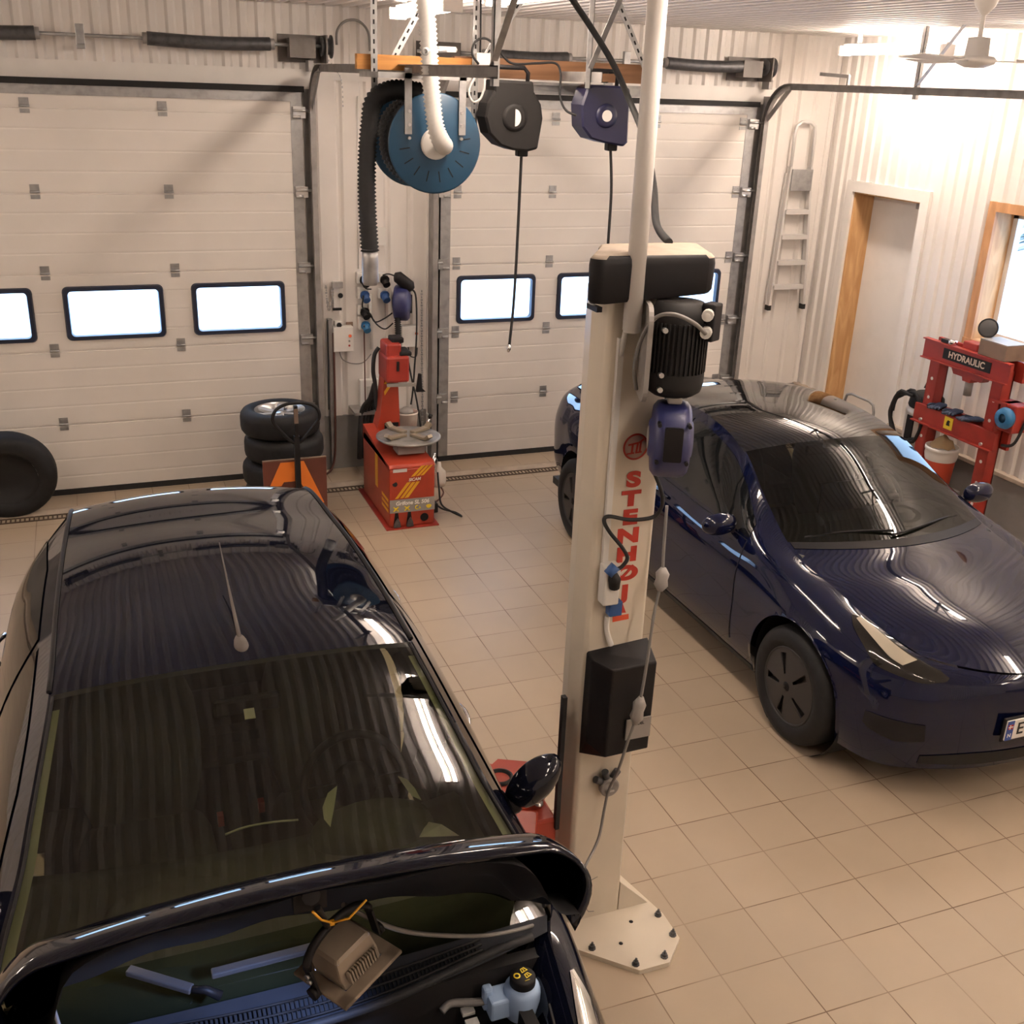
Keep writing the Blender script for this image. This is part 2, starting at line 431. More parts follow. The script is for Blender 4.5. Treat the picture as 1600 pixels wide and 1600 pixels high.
# ---------------------------------------------------------------- overhead doors
PZ = [0.01, .61, 1.22, 1.83, 2.44, 3.05, 3.225]
PY = 5.14
def panel_profile(z0, z1):
    """ribbed face of one door section, in (y, z)."""
    n = 4 if z1 - z0 > .4 else 1; q = [(PY, z0+.004)]
    for k in range(1, n):
        z = z0 + (z1 - z0) * k / n; q += [(PY, z-.010), (PY+.0022, z), (PY, z+.010)]
    q += [(PY, z1-.014), (PY+.012, z1-.008), (PY+.012, z1-.0)]
    return q
def door(name, x0, x1, centers, hx, label):
    t = thing(name, label, 'garage door', ((x0+x1)/2, PY, 0)); t['kind'] = 'structure'
    for k in range(6):
        z0, z1 = PZ[k], PZ[k+1]; m = MB(); pr = panel_profile(z0, z1)
        def strip(a, b, lo=z0, hi=z1):
            q = [(y, min(max(z, lo), hi)) for y, z in pr]
            m.grid([[(X, y, z) for y, z in q] for X in (a, b)], smooth=False, flip=False)
            m.box((a, PY+.008, lo), (b, PY+.045, hi))
        if k == 2:
            e = [x0] + [v for c in centers for v in (c-.36, c+.36)] + [x1]
            for a, b in zip(e[::2], e[1::2]): strip(a, b)
            for c in centers: strip(c-.36, c+.36, z0, 1.315); strip(c-.36, c+.36, 1.71, z1)
        else: strip(x0, x1)
        obj('door_panel', m, M['panel'], t)
    for c in centers:
        z = (1.29 + 1.735) / 2; w, h = .775, .445; m = MB()
        oo = rrect(w, h, .045); ii = rrect(w-.105, h-.095, .03); n = len(oo)
        F = FRM((c, PY-.022, z), (1,0,0), (0,0,1)); B = FRM((c, PY+.02, z), (1,0,0), (0,0,1))
        mid = rrect(w-.03, h-.03, .04)
        V = [B@Vector((a,b,0)) for a,b in oo] + [F@Vector((a,b,0)) for a,b in mid] + [F@Vector((a*1.02,b*1.02,0)) for a,b in ii] + [B@Vector((a,b,0)) for a,b in ii]
        fs = [(r*n+i, r*n+(i+1)%n, (r+1)*n+(i+1)%n, (r+1)*n+i) for r in range(3) for i in range(n)]
        m.add(V, fs, False)
        f = obj('window_frame', m, M['frame'], t)
        g = MB().cbox((c, PY+.012, z), (w-.10, .008, h-.09)); lab(obj('window_pane', g, GL_ACRYL, f), 'bright white acrylic pane')
    for k in range(1, 6):
        for X in hx:
            z = PZ[k]; m = MB()
            m.cbox((X, PY-.003, z+.035), (.068, .006, .05)); m.cbox((X, PY-.003, z-.032), (.068, .006, .03))
            m.cyl((X-.036, PY-.009, z+.004), (X+.036, PY-.009, z+.004), .009, 8)
            for dx in (-.02, .02): m.cyl((X+dx, PY-.011, z+.04), (X+dx, PY-.003, z+.04), .007, 6)
            obj('hinge', m, M['galv'], t)
    for X, s in ((x0+.045, -1), (x1-.045, 1)):
        m = MB().box((X-.045, PY-.004, .01), (X+.045, PY+.05, 3.22)); obj('end_stile', m, M['galv'], t)
        for k in range(1, 6):
            z = PZ[k]; m = MB()
            m.cbox((X+s*.02, PY-.018, z+.005), (.10, .03, .085)); m.cyl((X-.03, PY-.035, z+.02), (X+s*.13, PY-.035, z+.02), .011, 8)
            m.cyl((X-.03, PY-.033, z-.028), (X+.03, PY-.033, z-.028), .012, 8)
            obj('roller_bracket', m, M['steel'] if k > 3 else M['galv'], t)
    m = MB().box((x0, PY-.006, .0), (x1, PY+.04, .05)); obj('bottom_seal', m, M['rubber'], t)
    m = MB().box((x0-.02, PY-.03, 3.205), (x1+.02, PY+.03, 3.25))
    obj('top_seal', m, M['blackm'], t)
    m = MB().box((x0, PY-.012, 3.135), (x1, PY-.002, 3.205)); obj('top_strut', m, M['galv'], t)
    return t
GL_ACRYL = glass('door_window_acrylic', (.92,.95,1.0), 1.2, .1)
door('door_1', DOORS[0][0], DOORS[0][1], (-3.226, -2.25, -1.273), (-2.733, -1.765), 'cream overhead door behind the dark car with open bonnet')
door('door_2', DOORS[1][0], DOORS[1][1], (1.005, 1.98, 2.955), (.62, 1.51, 2.50, 3.40), 'cream overhead door behind the white lift post')

# ---------------------------------------------------------------- door in the right wall
t = thing('door_3', 'plain white door in a knotty pine lining on the right wall', 'door', (XR, 4.28, 0)); t['kind'] = 'structure'
m = MB()
m.box((XR-.03, 4.756, .0), (XR, 4.84, 2.49)); m.box((XR-.03, 3.71, 0), (XR, 3.815, 2.49)); m.box((XR-.03, 3.71, 2.49), (XR, 4.84, 2.59))
obj('door_casing', m, M['white'], t)
m = MB(); m.box((XR, 4.735, 0), (XR+.30, 4.76, 2.49)); m.box((XR, 3.80, 0), (XR+.30, 3.815, 2.49)); m.box((XR, 3.80, 2.475), (XR+.30, 4.76, 2.50))
obj('door_lining', m, M['pine'], t)
m = MB(); m.box((XR+.22, 3.815, 0), (XR+.26, 4.735, 2.475)); lab(obj('door_leaf', m, M['white'], t), 'plain white door leaf')
m = MB(); m.cbox((XR+.215, 4.10, 2.43), (.02, .05, .06)); obj('door_catch', m, M['greyp'], t)

# ---------------------------------------------------------------- window in the right wall
t = thing('window_1', 'pine framed window on the right wall looking out on snow', 'window', (XR, 2.2, 1.42)); t['kind'] = 'structure'
y0, y1, z0, z1 = W1; m = MB()
for a in (((XR-.03, y1-.085, z0+.06), (XR, y1, z1-.075)), ((XR-.03, y0, z0+.06), (XR, y0+.085, z1-.075)), ((XR-.03, y0, z1-.075), (XR, y1, z1)), ((XR-.04, y0, z0), (XR, y1, z0+.06))): m.box(*a)
lab(obj('window_casing', m, M['pined'], t), 'stained pine casing')
m = MB(); m.box((XR, y1-.085, z0), (XR+.22, y1-.06, z1)); m.box((XR, y0+.06, z0), (XR+.22, y0+.085, z1)); m.box((XR, y0, z1-.075), (XR+.22, y1, z1-.05)); m.box((XR, y0, z0+.03), (XR+.22, y1, z0+.06))
obj('window_lining', m, M['pine'], t)
m = MB(); q = XR+.17
for a in (((q, y1-.135, z0+.06), (q+.06, y1-.085, z1-.075)), ((q, y0+.085, z0+.06), (q+.06, y0+.135, z1-.075)), ((q, y0, z1-.125), (q+.06, y1, z1-.075)), ((q, y0, z0+.06), (q+.06, y1, z0+.11))): m.box(*a)
fr = obj('window_frame', m, M['white'], t)
m = MB().box((q+.025, y0+.13, z0+.10), (q+.035, y1-.13, z1-.12)); obj('window_pane', m, glass('clear_window_glass', (.95,.97,1)), fr)
# outdoors: snow and spruces seen through the panes
m = MB().box((-30, YB+.3, -.3), (40, 40, -.06)); m.box((XR+.33, -30, -.3), (40, YB+.3, -.06))
struct('ground', m, mat('snow', (.80,.84,.92), .8, bump=.2, scale=3), 'snow covered ground outside the windows', 'snow')
def spruce(x, y, h, label):
    t = thing('spruce_tree', label, 'tree', (x, y, -.06), 'spruces outside the window')
    obj('trunk', MB().cyl((x, y, -.06), (x, y, h*.9), .16, 8, .03), M['brown'], t)
    m = MB(); rng = random.Random(int(x*10+y))
    for k in range(int(h*9)):
        z = .5 + (h - .5) * k / (h*9); r = (h - z) / h * h * .27 + .1
        for j in range(9):
            a = rng.random() * 2 * PI; q = r * (.6 + .5 * rng.random()); c, s = math.cos(a), math.sin(a); w = .12 + .05*rng.random()
            m.add([(x, y, z+.15), (x+c*q*.6-s*w, y+s*q*.6+c*w, z), (x+c*q, y+s*q, z-.25), (x+c*q*.6+s*w, y+s*q*.6-c*w, z)], [(0,1,2,3)])
    obj('foliage', m, SPR, t)
SPR = mat('snowy_spruce_foliage', (.05,.08,.07), .8, dirt=(.7,.75,.82), var=.9, scale=2.5)
spruce(15.0, 8.2, 5.0, 'snowy dark spruce showing through the right wall window')
spruce(17.4, 13.5, 6.0, 'farther snowy spruce behind the first at the right window')

# ---------------------------------------------------------------- strip lights
LAMP = emit('lamp_tube_glow', TUBE_COLOR, TUBE_STRENGTH); LAMP2 = emit('bright_lamp_tube_glow', TUBE_COLOR, TUBE_STRENGTH*1.7)
def strip_light(x, y, L, z, label, g='ceiling strip lights'):
    t = thing('strip_light', label, 'ceiling light', (x, y, z), g)
    m = MB().prism([(-.018,0),(.018,0),(.014,.035),(-.014,.035)], FRM((x, y-L/2, z+.04), (1,0,0), (0,0,1), (0,1,0)), L)
    m.box((x-.012, y-L*.35-.012, z+.085), (x+.012, y-L*.35+.012, ZC)); m.box((x-.012, y+L*.35-.012, z+.085), (x+.012, y+L*.35+.012, ZC))
    for s in (-1, 1): m.box((x-.06, y+s*L/2-.015, z-.015), (x+.06, y+s*L/2+.015, z+.06))
    obj('light_housing', m, M['white'], t)
    for s in (-1, 1):
        obj('light_tube', MB().cyl((x+s*.038, y-L/2+.01, z+.012), (x+s*.038, y+L/2-.01, z+.012), .019, 10), LAMP2 if x > 1 and y > 3 else LAMP, t)
for x, ys, lb in ((-.20, (3.45, 1.45, -.9, -3.2, -5.4), ('left tube light behind the white exhaust duct', 'tube light above the black cable reel', 'tube light over the lift post', 'tube light behind the raised bonnet', 'added unseen tube light nearest the front wall, middle row')),  # last of the row is added, unseen, to light the ceiling behind
                  (3.85, (3.75, 1.65, -.6, -2.9, -5.2), ('glaring tube light beside the ceiling fan near the ladder', 'tube light over the shop press', 'tube light over the blue car bonnet', 'fourth tube light along the right wall', 'added unseen tube light nearest the front wall, right row')),  # here too the last lamp is added out of view for brightness
                  (-4.55, (2.6, -.4), ('added unseen tube light by the left wall near the doors', 'second added unseen tube light by the left wall'))):  # left row is added out of view to brighten the left door
    for y, l in zip(ys, lb): strip_light(x, y, 1.25, 3.67 if x > 1 else 3.74, l)

# ---------------------------------------------------------------- car bodies
def hspl(P):
    """callable cubic through points, parameter = point index (chord-length tangents)."""
    P = np.array(P, float); k = len(P)
    h = np.maximum(np.linalg.norm(np.diff(P, axis=0), axis=1), 1e-6)
    d = np.diff(P, axis=0) / h[:, None]; T = np.zeros_like(P)
    for i in range(1, k-1): T[i] = (d[i-1]*h[i] + d[i]*h[i-1]) / (h[i-1] + h[i])
    if k > 2: T[0] = 1.5*d[0] - .5*T[1]; T[-1] = 1.5*d[-1] - .5*T[-2]
    else: T[:] = d[0]
    def f(t):
        t = np.clip(np.atleast_1d(np.asarray(t, float)), 0, k-1); i = np.minimum(t.astype(int), k-2); u = (t - i)[:, None]
        H = h[i][:, None]; a, b = P[i], P[i+1]
        return (2*u**3-3*u**2+1)*a + (u**3-2*u**2+u)*H*T[i] + (-2*u**3+3*u**2)*b + (u**3-u**2)*H*T[i+1]
    return f
class Surf:
    """surface through rows of points: t along each row, w across the rows."""
    def __init__(s, rows):
        s.rows = [hspl(r) for r in rows]; s.n = len(rows)
    def pts(s, ts, ws):
        ts = np.atleast_1d(ts); ws = np.atleast_1d(ws)
        A = np.stack([r(ts) for r in s.rows])           # rows x t x 3
        out = np.zeros((len(ts), len(ws), 3))
        for i in range(len(ts)): out[i] = hspl(A[:, i])(ws)
        return out
    def at(s, t, w): return s.pts([t], [w])[0, 0]
    def nrm(s, t, w, e=.03):
        a = s.at(t+e, w) - s.at(t-e, w); b = s.at(t, w+e) - s.at(t, w-e)
        n = np.cross(a, b); return n / max(1e-9, np.linalg.norm(n))
def polyl(P, n):
    """n points evenly spread along a polyline."""
    P = np.array(P, float); L = np.r_[0, np.cumsum(np.linalg.norm(np.diff(P, axis=0), axis=1))]
    s = np.linspace(0, L[-1], n)
    return np.stack([np.interp(s, L, P[:, k]) for k in range(P.shape[1])], 1)
def patch(S, lo, hi, off, sgn, n=24, m=8):
    """ruled patch between two (t, w) curves, lifted off the surface."""
    A = polyl(lo, n); B = polyl(hi, n); G = np.zeros((n, m, 3))
    for i in range(n):
        for j in range(m):
            q = A[i] + (B[i] - A[i]) * j / (m-1)
            G[i, j] = S.at(*q) + S.nrm(*q) * off * sgn
    return G
def cut_arch(G, cy, cz, r):
    """snap grid points near the arch circle onto it; return kept faces."""
    d = np.hypot(G[..., 1]-cy, G[..., 2]-cz)
    step = .035; near = np.abs(d - r) < step
    with np.errstate(all='ignore'):
        k = np.where(near, r / np.maximum(d, 1e-6), 1)
    # snap only the points closest to the circle from inside
    ins = (d < r) & (d > r - step)
    for ax, cc in ((1, cy), (2, cz)):
        G[..., ax] = np.where(ins, cc + (G[..., ax]-cc)*k, G[..., ax])
    bad = d <= r - step
    return ~(bad[:-1, :-1] | bad[1:, :-1] | bad[:-1, 1:] | bad[1:, 1:])
def mirror(G):
    H = np.array(G, float).copy(); H[..., 0] *= -1; return H
def place(G, cx, y0):
    H = np.array(G, float).copy(); H[..., 0] += cx; H[..., 1] += y0; return H
def wheel(root, x, y, s, R, W, rim, style, tyre_w=None):
    """road wheel, axle along X; s = -1 or 1 is the outer side."""
    w = obj('wheel', MB().lathe([(R*.62, -W/2+.01), (R*.62, W/2-.03)], FRM((x, y, R), (0,1,0), (0,0,s), (s,0,0)), 40), M['blackm'], root)
    F = FRM((x, y, R), (0,1,0), (0,0,s), (s,0,0))
    pr = [(R*.66, -W/2), (R*.80, -W/2-.004), (R*.93, -W/2+.008), (R*.985, -W/2+.03), (R, -W/2+.06), (R, W/2-.06), (R*.985, W/2-.03), (R*.93, W/2-.008), (R*.80, W/2+.006), (R*.70, W/2-.002), (R*.66, W/2-.012)]
    obj('tyre', MB().lathe(pr, F, 56), M['tyre'], w)
    m = MB().lathe([(R*.665, W/2-.012), (R*.64, W/2-.004), (R*.62, W/2-.016), (R*.60, W/2-.05)], F, 48)
    r1 = R*.63
    if style == 'cover':
        # smooth cover with five angled slots
        n = 5; seg = 60
        def zz(r): return W/2 - .012 + .014*(1-(r/r1)**2)
        rad = [.0, .06, .10, .13, .16, .19, r1/1.0]
        rad = np.linspace(0.02, r1, 9)
        P = [[F @ Vector((r*math.cos(a), r*math.sin(a), zz(r))) for a in np.linspace(0, 2*PI, seg+1)] for r in rad]
        keep = [[not (2 <= i <= 6 and (j % (seg//n)) in (0, 1)) for j in range(seg)] for i in range(len(rad)-1)]
        m.grid([[tuple(q) for q in row] for row in P], keep=keep)
        m.lathe([(r1*.2, W/2-.04), (r1, W/2-.05)], F, 40)
        for k in range(n):
            a = 2*PI*(k*12+1)/60
            d = Vector((math.cos(a), math.sin(a), 0)); e = Vector((-math.sin(a), math.cos(a), 0))
            for q in (-1.25, 1.25):
                p0 = d*rad[2] + e*q*.015; p1 = d*rad[7] + e*q*.018
                m.add([F @ (p0+Vector((0,0,W/2-.045))), F @ (p1+Vector((0,0,W/2-.045))), F @ (p1+Vector((0,0,W/2-.004))), F @ (p0+Vector((0,0,W/2+.0)))], [(0,1,2,3)])
        obj('wheel_cover', m, rim, w)
        c = MB().lathe([(0, W/2+.006), (.022, W/2+.006), (.03, W/2)], F, 20); c.cbox(F @ Vector((0, 0, W/2+.006)), (.004, .006, .03)); c.cbox(F @ Vector((0, .012, W/2+.006)), (.004, .024, .006))
        obj('hub_cap', c, M['black'], w)
    else:
        for k in range(7):
            a = 2*PI*k/7; d = Vector((math.cos(a), math.sin(a), 0))
            m.beam(F @ (d*.05+Vector((0,0,W/2-.02))), F @ (d*r1+Vector((0,0,W/2-.02))), .045, .02, up=F.to_3x3() @ Vector((0,0,1)))
        m.lathe([(0, W/2), (.06, W/2-.005), (.07, W/2-.03)], F, 24)
        obj('rim', m, rim, w)
    return w
def seat(root, x, y, z, fabric, name='seat'):
    """front seat facing -Y: cushion, back, headrest."""
    m = MB()
    m.merge(MB().lathe([(0,0)], n=3)) if False else None
    def pad(c, s, tilt):
        n = MB(); P = []
        for a in np.linspace(0, PI, 7):
            P.append([Vector((s[0]/2*math.copysign(abs(math.cos(b))**.5, math.cos(b))*math.sin(a)**.35 if 0 < a < PI else 0, s[1]/2*math.copysign(abs(math.sin(b))**.5, math.sin(b))*(math.sin(a)**.35 if 0 < a < PI else 0), -s[2]/2*math.cos(a))) for b in np.linspace(0, 2*PI, 21)])
        n.grid([[tuple(q) for q in r] for r in P]); n.xf(TR(c) @ RX(tilt)); return n
    m.merge(pad((x, y, z), (.50, .52, .16), .12)); m.merge(pad((x, y+.30, z+.34), (.48, .15, .66), -.28)); m.merge(pad((x, y+.42, z+.76), (.26, .11, .20), -.2))
    return obj(name, m, fabric, root)
def steering(root, x, y, z, r=.185, tilt=1.05):
    T = TR(x, y, z) @ RX(tilt)
    m = MB().tube([T @ Vector((r*math.cos(a), r*math.sin(a), 0)) for a in np.linspace(0, 2*PI, 33)[:-1]], .016, 8, closed=True)
    m.lathe([(0, .02), (.07, .015), (.085, -.02)], T, 16); m.merge(MB().box((-r, -.02, -.012), (r, .02, .006)).xf(T)); m.merge(MB().box((-.025, -r, -.012), (.025, 0, .006)).xf(T))
    return obj('steering_wheel', m, M['black'], root)

# ---------------------------------------------------------------- the blue saloon on the right
def paint(name, c, flake, rough=.45, metal=.0):
    m = mat(name, c, rough, metal, coat=1.0, spec=.0); m.node_tree.nodes['Principled BSDF'].inputs['Coat IOR'].default_value = 1.52; return m
PBLUE = paint('deep_blue_metallic_paint', (.0026, .0046, .024), 0)
DGLASS = glass('dark_green_car_glass', (.16,.17,.13), 1.55)
SGLASS = mat('dark_privacy_glass', (.006,.007,.008), .03, spec=.6)
ROOFG = mat('black_glass_roof', (.004,.004,.005), .02, spec=.65)
CX, Y0 = 1.835, -.67
def bluecar():
    root = thing('saloon_car', 'dark blue saloon parked nose out before the right overhead door', 'car', (CX, Y0+2.3, 0))
    K = [(0,.03,.725), (.30,.10,.735), (.56,.30,.765), (.645,.60,.825), (.675,.90,.885), (.70,1.30,.955), (.665,1.62,1.10), (.60,2.02,1.30), (.565,2.55,1.375), (.565,3.05,1.345), (.60,3.55,1.22), (.64,4.0,1.085), (.62,4.40,1.055), (.34,4.62,1.06), (0,4.66,1.06)]
    belt = [(0,.015,.70), (.34,.07,.70), (.66,.25,.725), (.80,.58,.80), (.835,.90,.855), (.845,1.30,.915), (.850,1.62,.935), (.855,2.02,.950), (.858,2.55,.975), (.855,3.05,1.00), (.845,3.55,1.02), (.80,4.0,1.02), (.72,4.42,1.00), (.40,4.655,.99), (0,4.69,.99)]
    shou = [(0,-.005,.62), (.38,.055,.62), (.735,.26,.64), (.885,.58,.715), (.910,.90,.765), (.905,1.30,.80), (.905,1.62,.83), (.908,2.02,.85), (.910,2.55,.87), (.915,3.05,.90), (.915,3.55,.92), (.87,4.0,.92), (.77,4.43,.89), (.42,4.68,.87), (0,4.72,.87)]
    mid = [(0,-.01,.50), (.40,.05,.50), (.765,.255,.50), (.905,.58,.53), (.922,.90,.56), (.920,1.30,.56), (.920,1.62,.56), (.920,2.02,.57), (.920,2.55,.58), (.922,3.05,.60), (.922,3.55,.62), (.885,4.0,.64), (.79,4.43,.64), (.43,4.68,.62), (0,4.72,.62)]
    low = [(0,.005,.34), (.41,.06,.34), (.775,.26,.33), (.895,.58,.33), (.905,.90,.34), (.900,1.30,.33), (.898,1.62,.33), (.896,2.02,.33), (.896,2.55,.33), (.898,3.05,.34), (.90,3.55,.37), (.865,4.0,.41), (.77,4.40,.42), (.42,4.62,.40), (0,4.66,.40)]
    rock = [(0,.05,.20), (.41,.10,.20), (.755,.29,.19), (.845,.58,.19), (.85,.90,.19), (.85,1.30,.19), (.85,1.62,.19), (.85,2.02,.19), (.85,2.55,.19), (.85,3.05,.20), (.84,3.55,.23), (.80,4.0,.28), (.70,4.34,.30), (.40,4.52,.29), (0,4.55,.29)]
    S = Surf([rock, low, mid, shou, belt, K]); NT = len(K) - 1
    AX1, AX2, WR = .86, 3.735, .335
    ts = np.linspace(0, NT, NT*14+1); ws = np.linspace(0, 5, 51)
    G = S.pts(ts, ws)
    kp = cut_arch(G, AX1, WR+.01, .385) & cut_arch(G, AX2, WR+.01, .385)
    # the glazed opening of the side, in (t, w)
    m = MB()
    for sg in (1, -1):
        m.grid(place(G if sg > 0 else mirror(G), CX, Y0), keep=kp, flip=sg > 0)
    # roof rails and the deck: top surface rows from the centre line to K
    kt = [2, 3, 4, 5, 6, 7, 8, 9, 10, 11, 12]
    cen = {2:(.035,.735), 3:(.36,.845), 4:(.70,.915), 5:(1.08,.985), 6:(1.50,1.175), 7:(1.93,1.365), 8:(2.50,1.440), 9:(3.05,1.412), 10:(3.60,1.285), 11:(4.10,1.125), 12:(4.60,1.085)}
    Krow = [K[i] for i in kt]; Crow = [(0, cen[i][0], cen[i][1]) for i in kt]
    rows = []
    for u in (0, .25, .5, .75, .92, 1.0):
        p = 2.3; rows.append([(K_[0]*u, c[1] + (K_[1]-c[1])*u**2, c[2] + (K_[2]-c[2])*u**p) for K_, c in zip(Krow, Crow)])
    TOP = Surf(rows)
    def top(a, b, u0=-5, u1=5, nu=41, off=0):
        tt = np.linspace(a, b, max(3, int((b-a)*12)+1)); uu = np.linspace(u0, u1, nu)
        P = TOP.pts(tt, np.abs(uu)); P[..., 0] *= np.sign(uu)[None, :]; P[..., 2] += off
        return place(P, CX, Y0)
    m.grid(top(2.95, 3.12)); 
    m.grid(top(8.35, 10))          # boot lid and rear deck
    m.grid(top(3.12, 4.93, 4.75, 5, 4)); m.grid(top(3.12, 4.93, -5, -4.75, 4))
    obj('car_body', m, PBLUE, root, weld=True)
    obj('bonnet', MB().grid(top(0, 2.95)), PBLUE, root)
    lab(obj('windscreen', MB().grid(top(3.12, 4.93, -4.75, 4.75)), DGLASS, root), 'green tinted sloping windscreen')
    lab(obj('glass_roof', MB().grid(top(4.93, 7.0)), ROOFG, root), 'black glass roof')
    obj('rear_window', MB().grid(top(7.0, 8.35)), ROOFG, root)
    obj('cowl_panel', MB().grid(top(2.96, 3.11, -4.6, 4.6, off=.004)), M['black'], root)
    # side glazing: front and rear door glass on both flanks
    for sg in (1, -1):
        def pp(lo, hi, off=.004, n=24, mm=6):
            P = patch(S, lo, hi, off, 1, n, mm); return place(P if sg > 0 else mirror(P), CX, Y0)
        for lo, hi in (([(5.6,4.10),(7.0,4.05),(8.0,4.05)], [(5.75,4.55),(6.4,4.80),(7.0,4.86),(8.0,4.88)]), ([(8.08,4.05),(9.0,4.06),(9.9,4.12),(10.35,4.4)], [(8.08,4.88),(9.0,4.88),(9.7,4.84),(10.4,4.5)])):
            obj('side_window', MB().grid(pp(lo, hi), flip=sg > 0), SGLASS, root)
        # door shut lines, as thin dark gaps
        m = MB()
        for line in ([(5.55,.9),(5.5,2),(5.52,3),(5.6,4.0)], [(8.04,.6),(8.04,2),(8.04,3),(8.04,4.0)], [(10.2,3.0),(10.35,3.6),(10.4,4.2)], [(5.6,4.02),(7,4.0),(9,4.0),(10.4,4.15)]):
            L = polyl(line, 20); P = np.array([S.at(*q) + S.nrm(*q)*.001 for q in L]); P = place(P if sg > 0 else mirror(P), CX, Y0)
            m.tube([tuple(q) for q in P], .0035, 5)
        obj('door_gap', m, M['black'], root)
        # headlamp
        lo = HL_LO; hi = HL_HI
        h = obj('headlamp', MB().grid(pp(lo, hi, .004, 30, 8), flip=sg > 0), M['black'], root)
        obj('headlamp_lens', MB().grid(pp(lo, hi, .012, 30, 8), flip=sg > 0), glass('clear_headlamp_lens', (.75,.72,.66), 1.5), h)
        lo2 = [((a[0]*.55+b[0]*.45), (a[1]*.55+b[1]*.45)) for a, b in zip(polyl(lo, 12)[1:8], polyl(hi, 12)[1:8])]; hi2 = [tuple(q) for q in polyl(hi, 12)[1:8]*.93+polyl(lo, 12)[1:8]*.07]
        obj('headlamp_reflector', MB().grid(pp(lo2, hi2, .008, 14, 4), flip=sg > 0), M['pvc'], h)
        # bumper corner vent
        obj('bumper_vent', MB().grid(pp([(1.5,1.30),(1.83,1.19),(2.2,1.38),(2.3,1.5)], [(1.54,1.86),(1.83,1.88),(2.2,1.88),(2.3,1.86)], .004), flip=sg > 0), M['black'], root)
        # black sill strip and lower bumper lip
        obj('sill_strip', MB().grid(pp([(4.9,.05),(7,.05),(9.4,.05)], [(4.9,.35),(7,.35),(9.4,.35)], .003), flip=sg > 0), M['black'], root)
        # mirror
        x = CX + sg*.965; y = Y0 + 1.62; z = 1.0
        mm = MB(); P = []
        for a in np.linspace(0, PI, 9):
            P.append([(x+.115*math.cos(b)*math.sin(a)**.7, y+.005-.065*math.sin(b)*math.sin(a)**.7 if math.sin(b) > 0 else y+.005-.03*math.sin(b)*math.sin(a)**.7, z+.065*math.cos(a)) for b in np.linspace(0, 2*PI, 25)])
        mm.grid(P); o = obj('door_mirror', mm, PBLUE, root)
        obj('mirror_arm', MB().beam((CX+sg*.85, y+.03, .94), (x-sg*.02, y+.02, .965), .05, .03), M['black'], o)
        # wheels and arch liners
        for ay in (AX1, AX2):
            wheel(root, CX+sg*.80, Y0+ay, sg, WR, .235, RIMD, 'cover')
            q = MB().lathe([(.40,-.30),(.40,-.02)], FRM((CX+sg*.88, Y0+ay, WR+.01), (0,1,0), (0,0,sg), (sg,0,0)), 40)
            q.lathe([(.40,-.30),(.0,-.30)], FRM((CX+sg*.88, Y0+ay, WR+.01), (0,1,0), (0,0,sg), (sg,0,0)), 40)
            obj('arch_liner', q, M['blackm'], root)
        # door handles
        for t_ in (7.72, 9.55):
            L = [S.at(t_+d, 3.25) + S.nrm(t_+d, 3.25)*.006 for d in np.linspace(-.14, .14, 6)]
            L = place(np.array(L) if sg > 0 else mirror(np.array(L)), CX, Y0); obj('door_handle', MB().tube([tuple(q) for q in L], .011, 6), PBLUE, root)
    # lower grille, number plate, badge
    def nose(lo, hi, off, mat_, nm, n=24):
        P = patch(S, lo, hi, off, 1, n, 6); g = MB().grid(place(P, CX, Y0), flip=True); g.grid(place(mirror(P), CX, Y0)); return obj(nm, g, mat_, root)
    nose([(0,.25),(.9,.25),(1.5,.3)], [(0,.85),(.9,.85),(1.5,.7)], .004, M['blackm'], 'lower_grille')
    z = .47; Mp = FRM((CX, Y0-.026, z), (1,0,0), (0,0,1))
    pl = obj('number_plate', MB().cbox((CX, Y0-.018, z), (.52, .012, .112)), M['whiteink'], root, bevel=.003)
    obj('plate_holder', MB().cbox((CX, Y0-.010, z), (.545, .014, .135)), M['black'], root, bevel=.004)
    obj('plate_band', MB().cbox((CX-.238, Y0-.0248, z), (.042, .002, .110)), mat('plate_blue', (.02,.06,.28), .4), pl)
    q = MB(); q.cbox((CX-.238, Y0-.0265, z+.022), (.030, .001, .026)); lab(obj('plate_flag', q, M['redink'], pl), 'small red flag on the blue band')
    q = MB(); q.cbox((CX-.242, Y0-.0272, z+.022), (.005, .001, .026)); q.cbox((CX-.238, Y0-.0272, z+.022), (.030, .001, .005)); q.merge(text_mb('N', .030, FRM((CX-.238, Y0-.0262, z-.028), (1,0,0), (0,0,1)), bold=.0006)); obj('plate_country_letter', q, M['whiteink'], pl)
    obj('plate_lettering', text_mb('E', .095, FRM((CX-.172, Y0-.0255, z), (1,0,0), (0,0,1)), bold=.001), M['blackink'], pl)
    q = TOP.at(.30, 0); zc = q[2]+.004; yc = Y0+q[1]
    Fb = FRM((CX, yc, zc), (1,0,0), Vector((0,.93,.36)))
    bd = MB(); bd.prism([(-.032,.030),(-.020,.036),(0,.038),(.020,.036),(.032,.030),(.028,.020),(.012,.026),(.006,.022),(0,-.036),(-.006,.022),(-.012,.026),(-.028,.020)], Fb, .003)
    obj('bonnet_badge', bd, M['chrome'], root)
    # cabin seen through the windscreen
    cab = mat('dark_cabin_trim', (.018,.018,.017), .6)
    d = MB(); d.prism([(.98,.80),(1.20,.94),(1.55,.96),(1.78,.93),(1.80,.70),(1.0,.55)], FRM((CX-.68, Y0, 0), (0,1,0), (0,0,1)), 1.36)
    obj('dashboard', d, cab, root, bevel=.02)
    obj('dashboard_screen', MB().cbox((CX, Y0+1.74, 1.02), (.36, .012, .22)), M['black'], root)
    obj('cabin_floor', MB().box((CX-.80, Y0+1.0, .24), (CX+.80, Y0+4.4, .30)), cab, root)
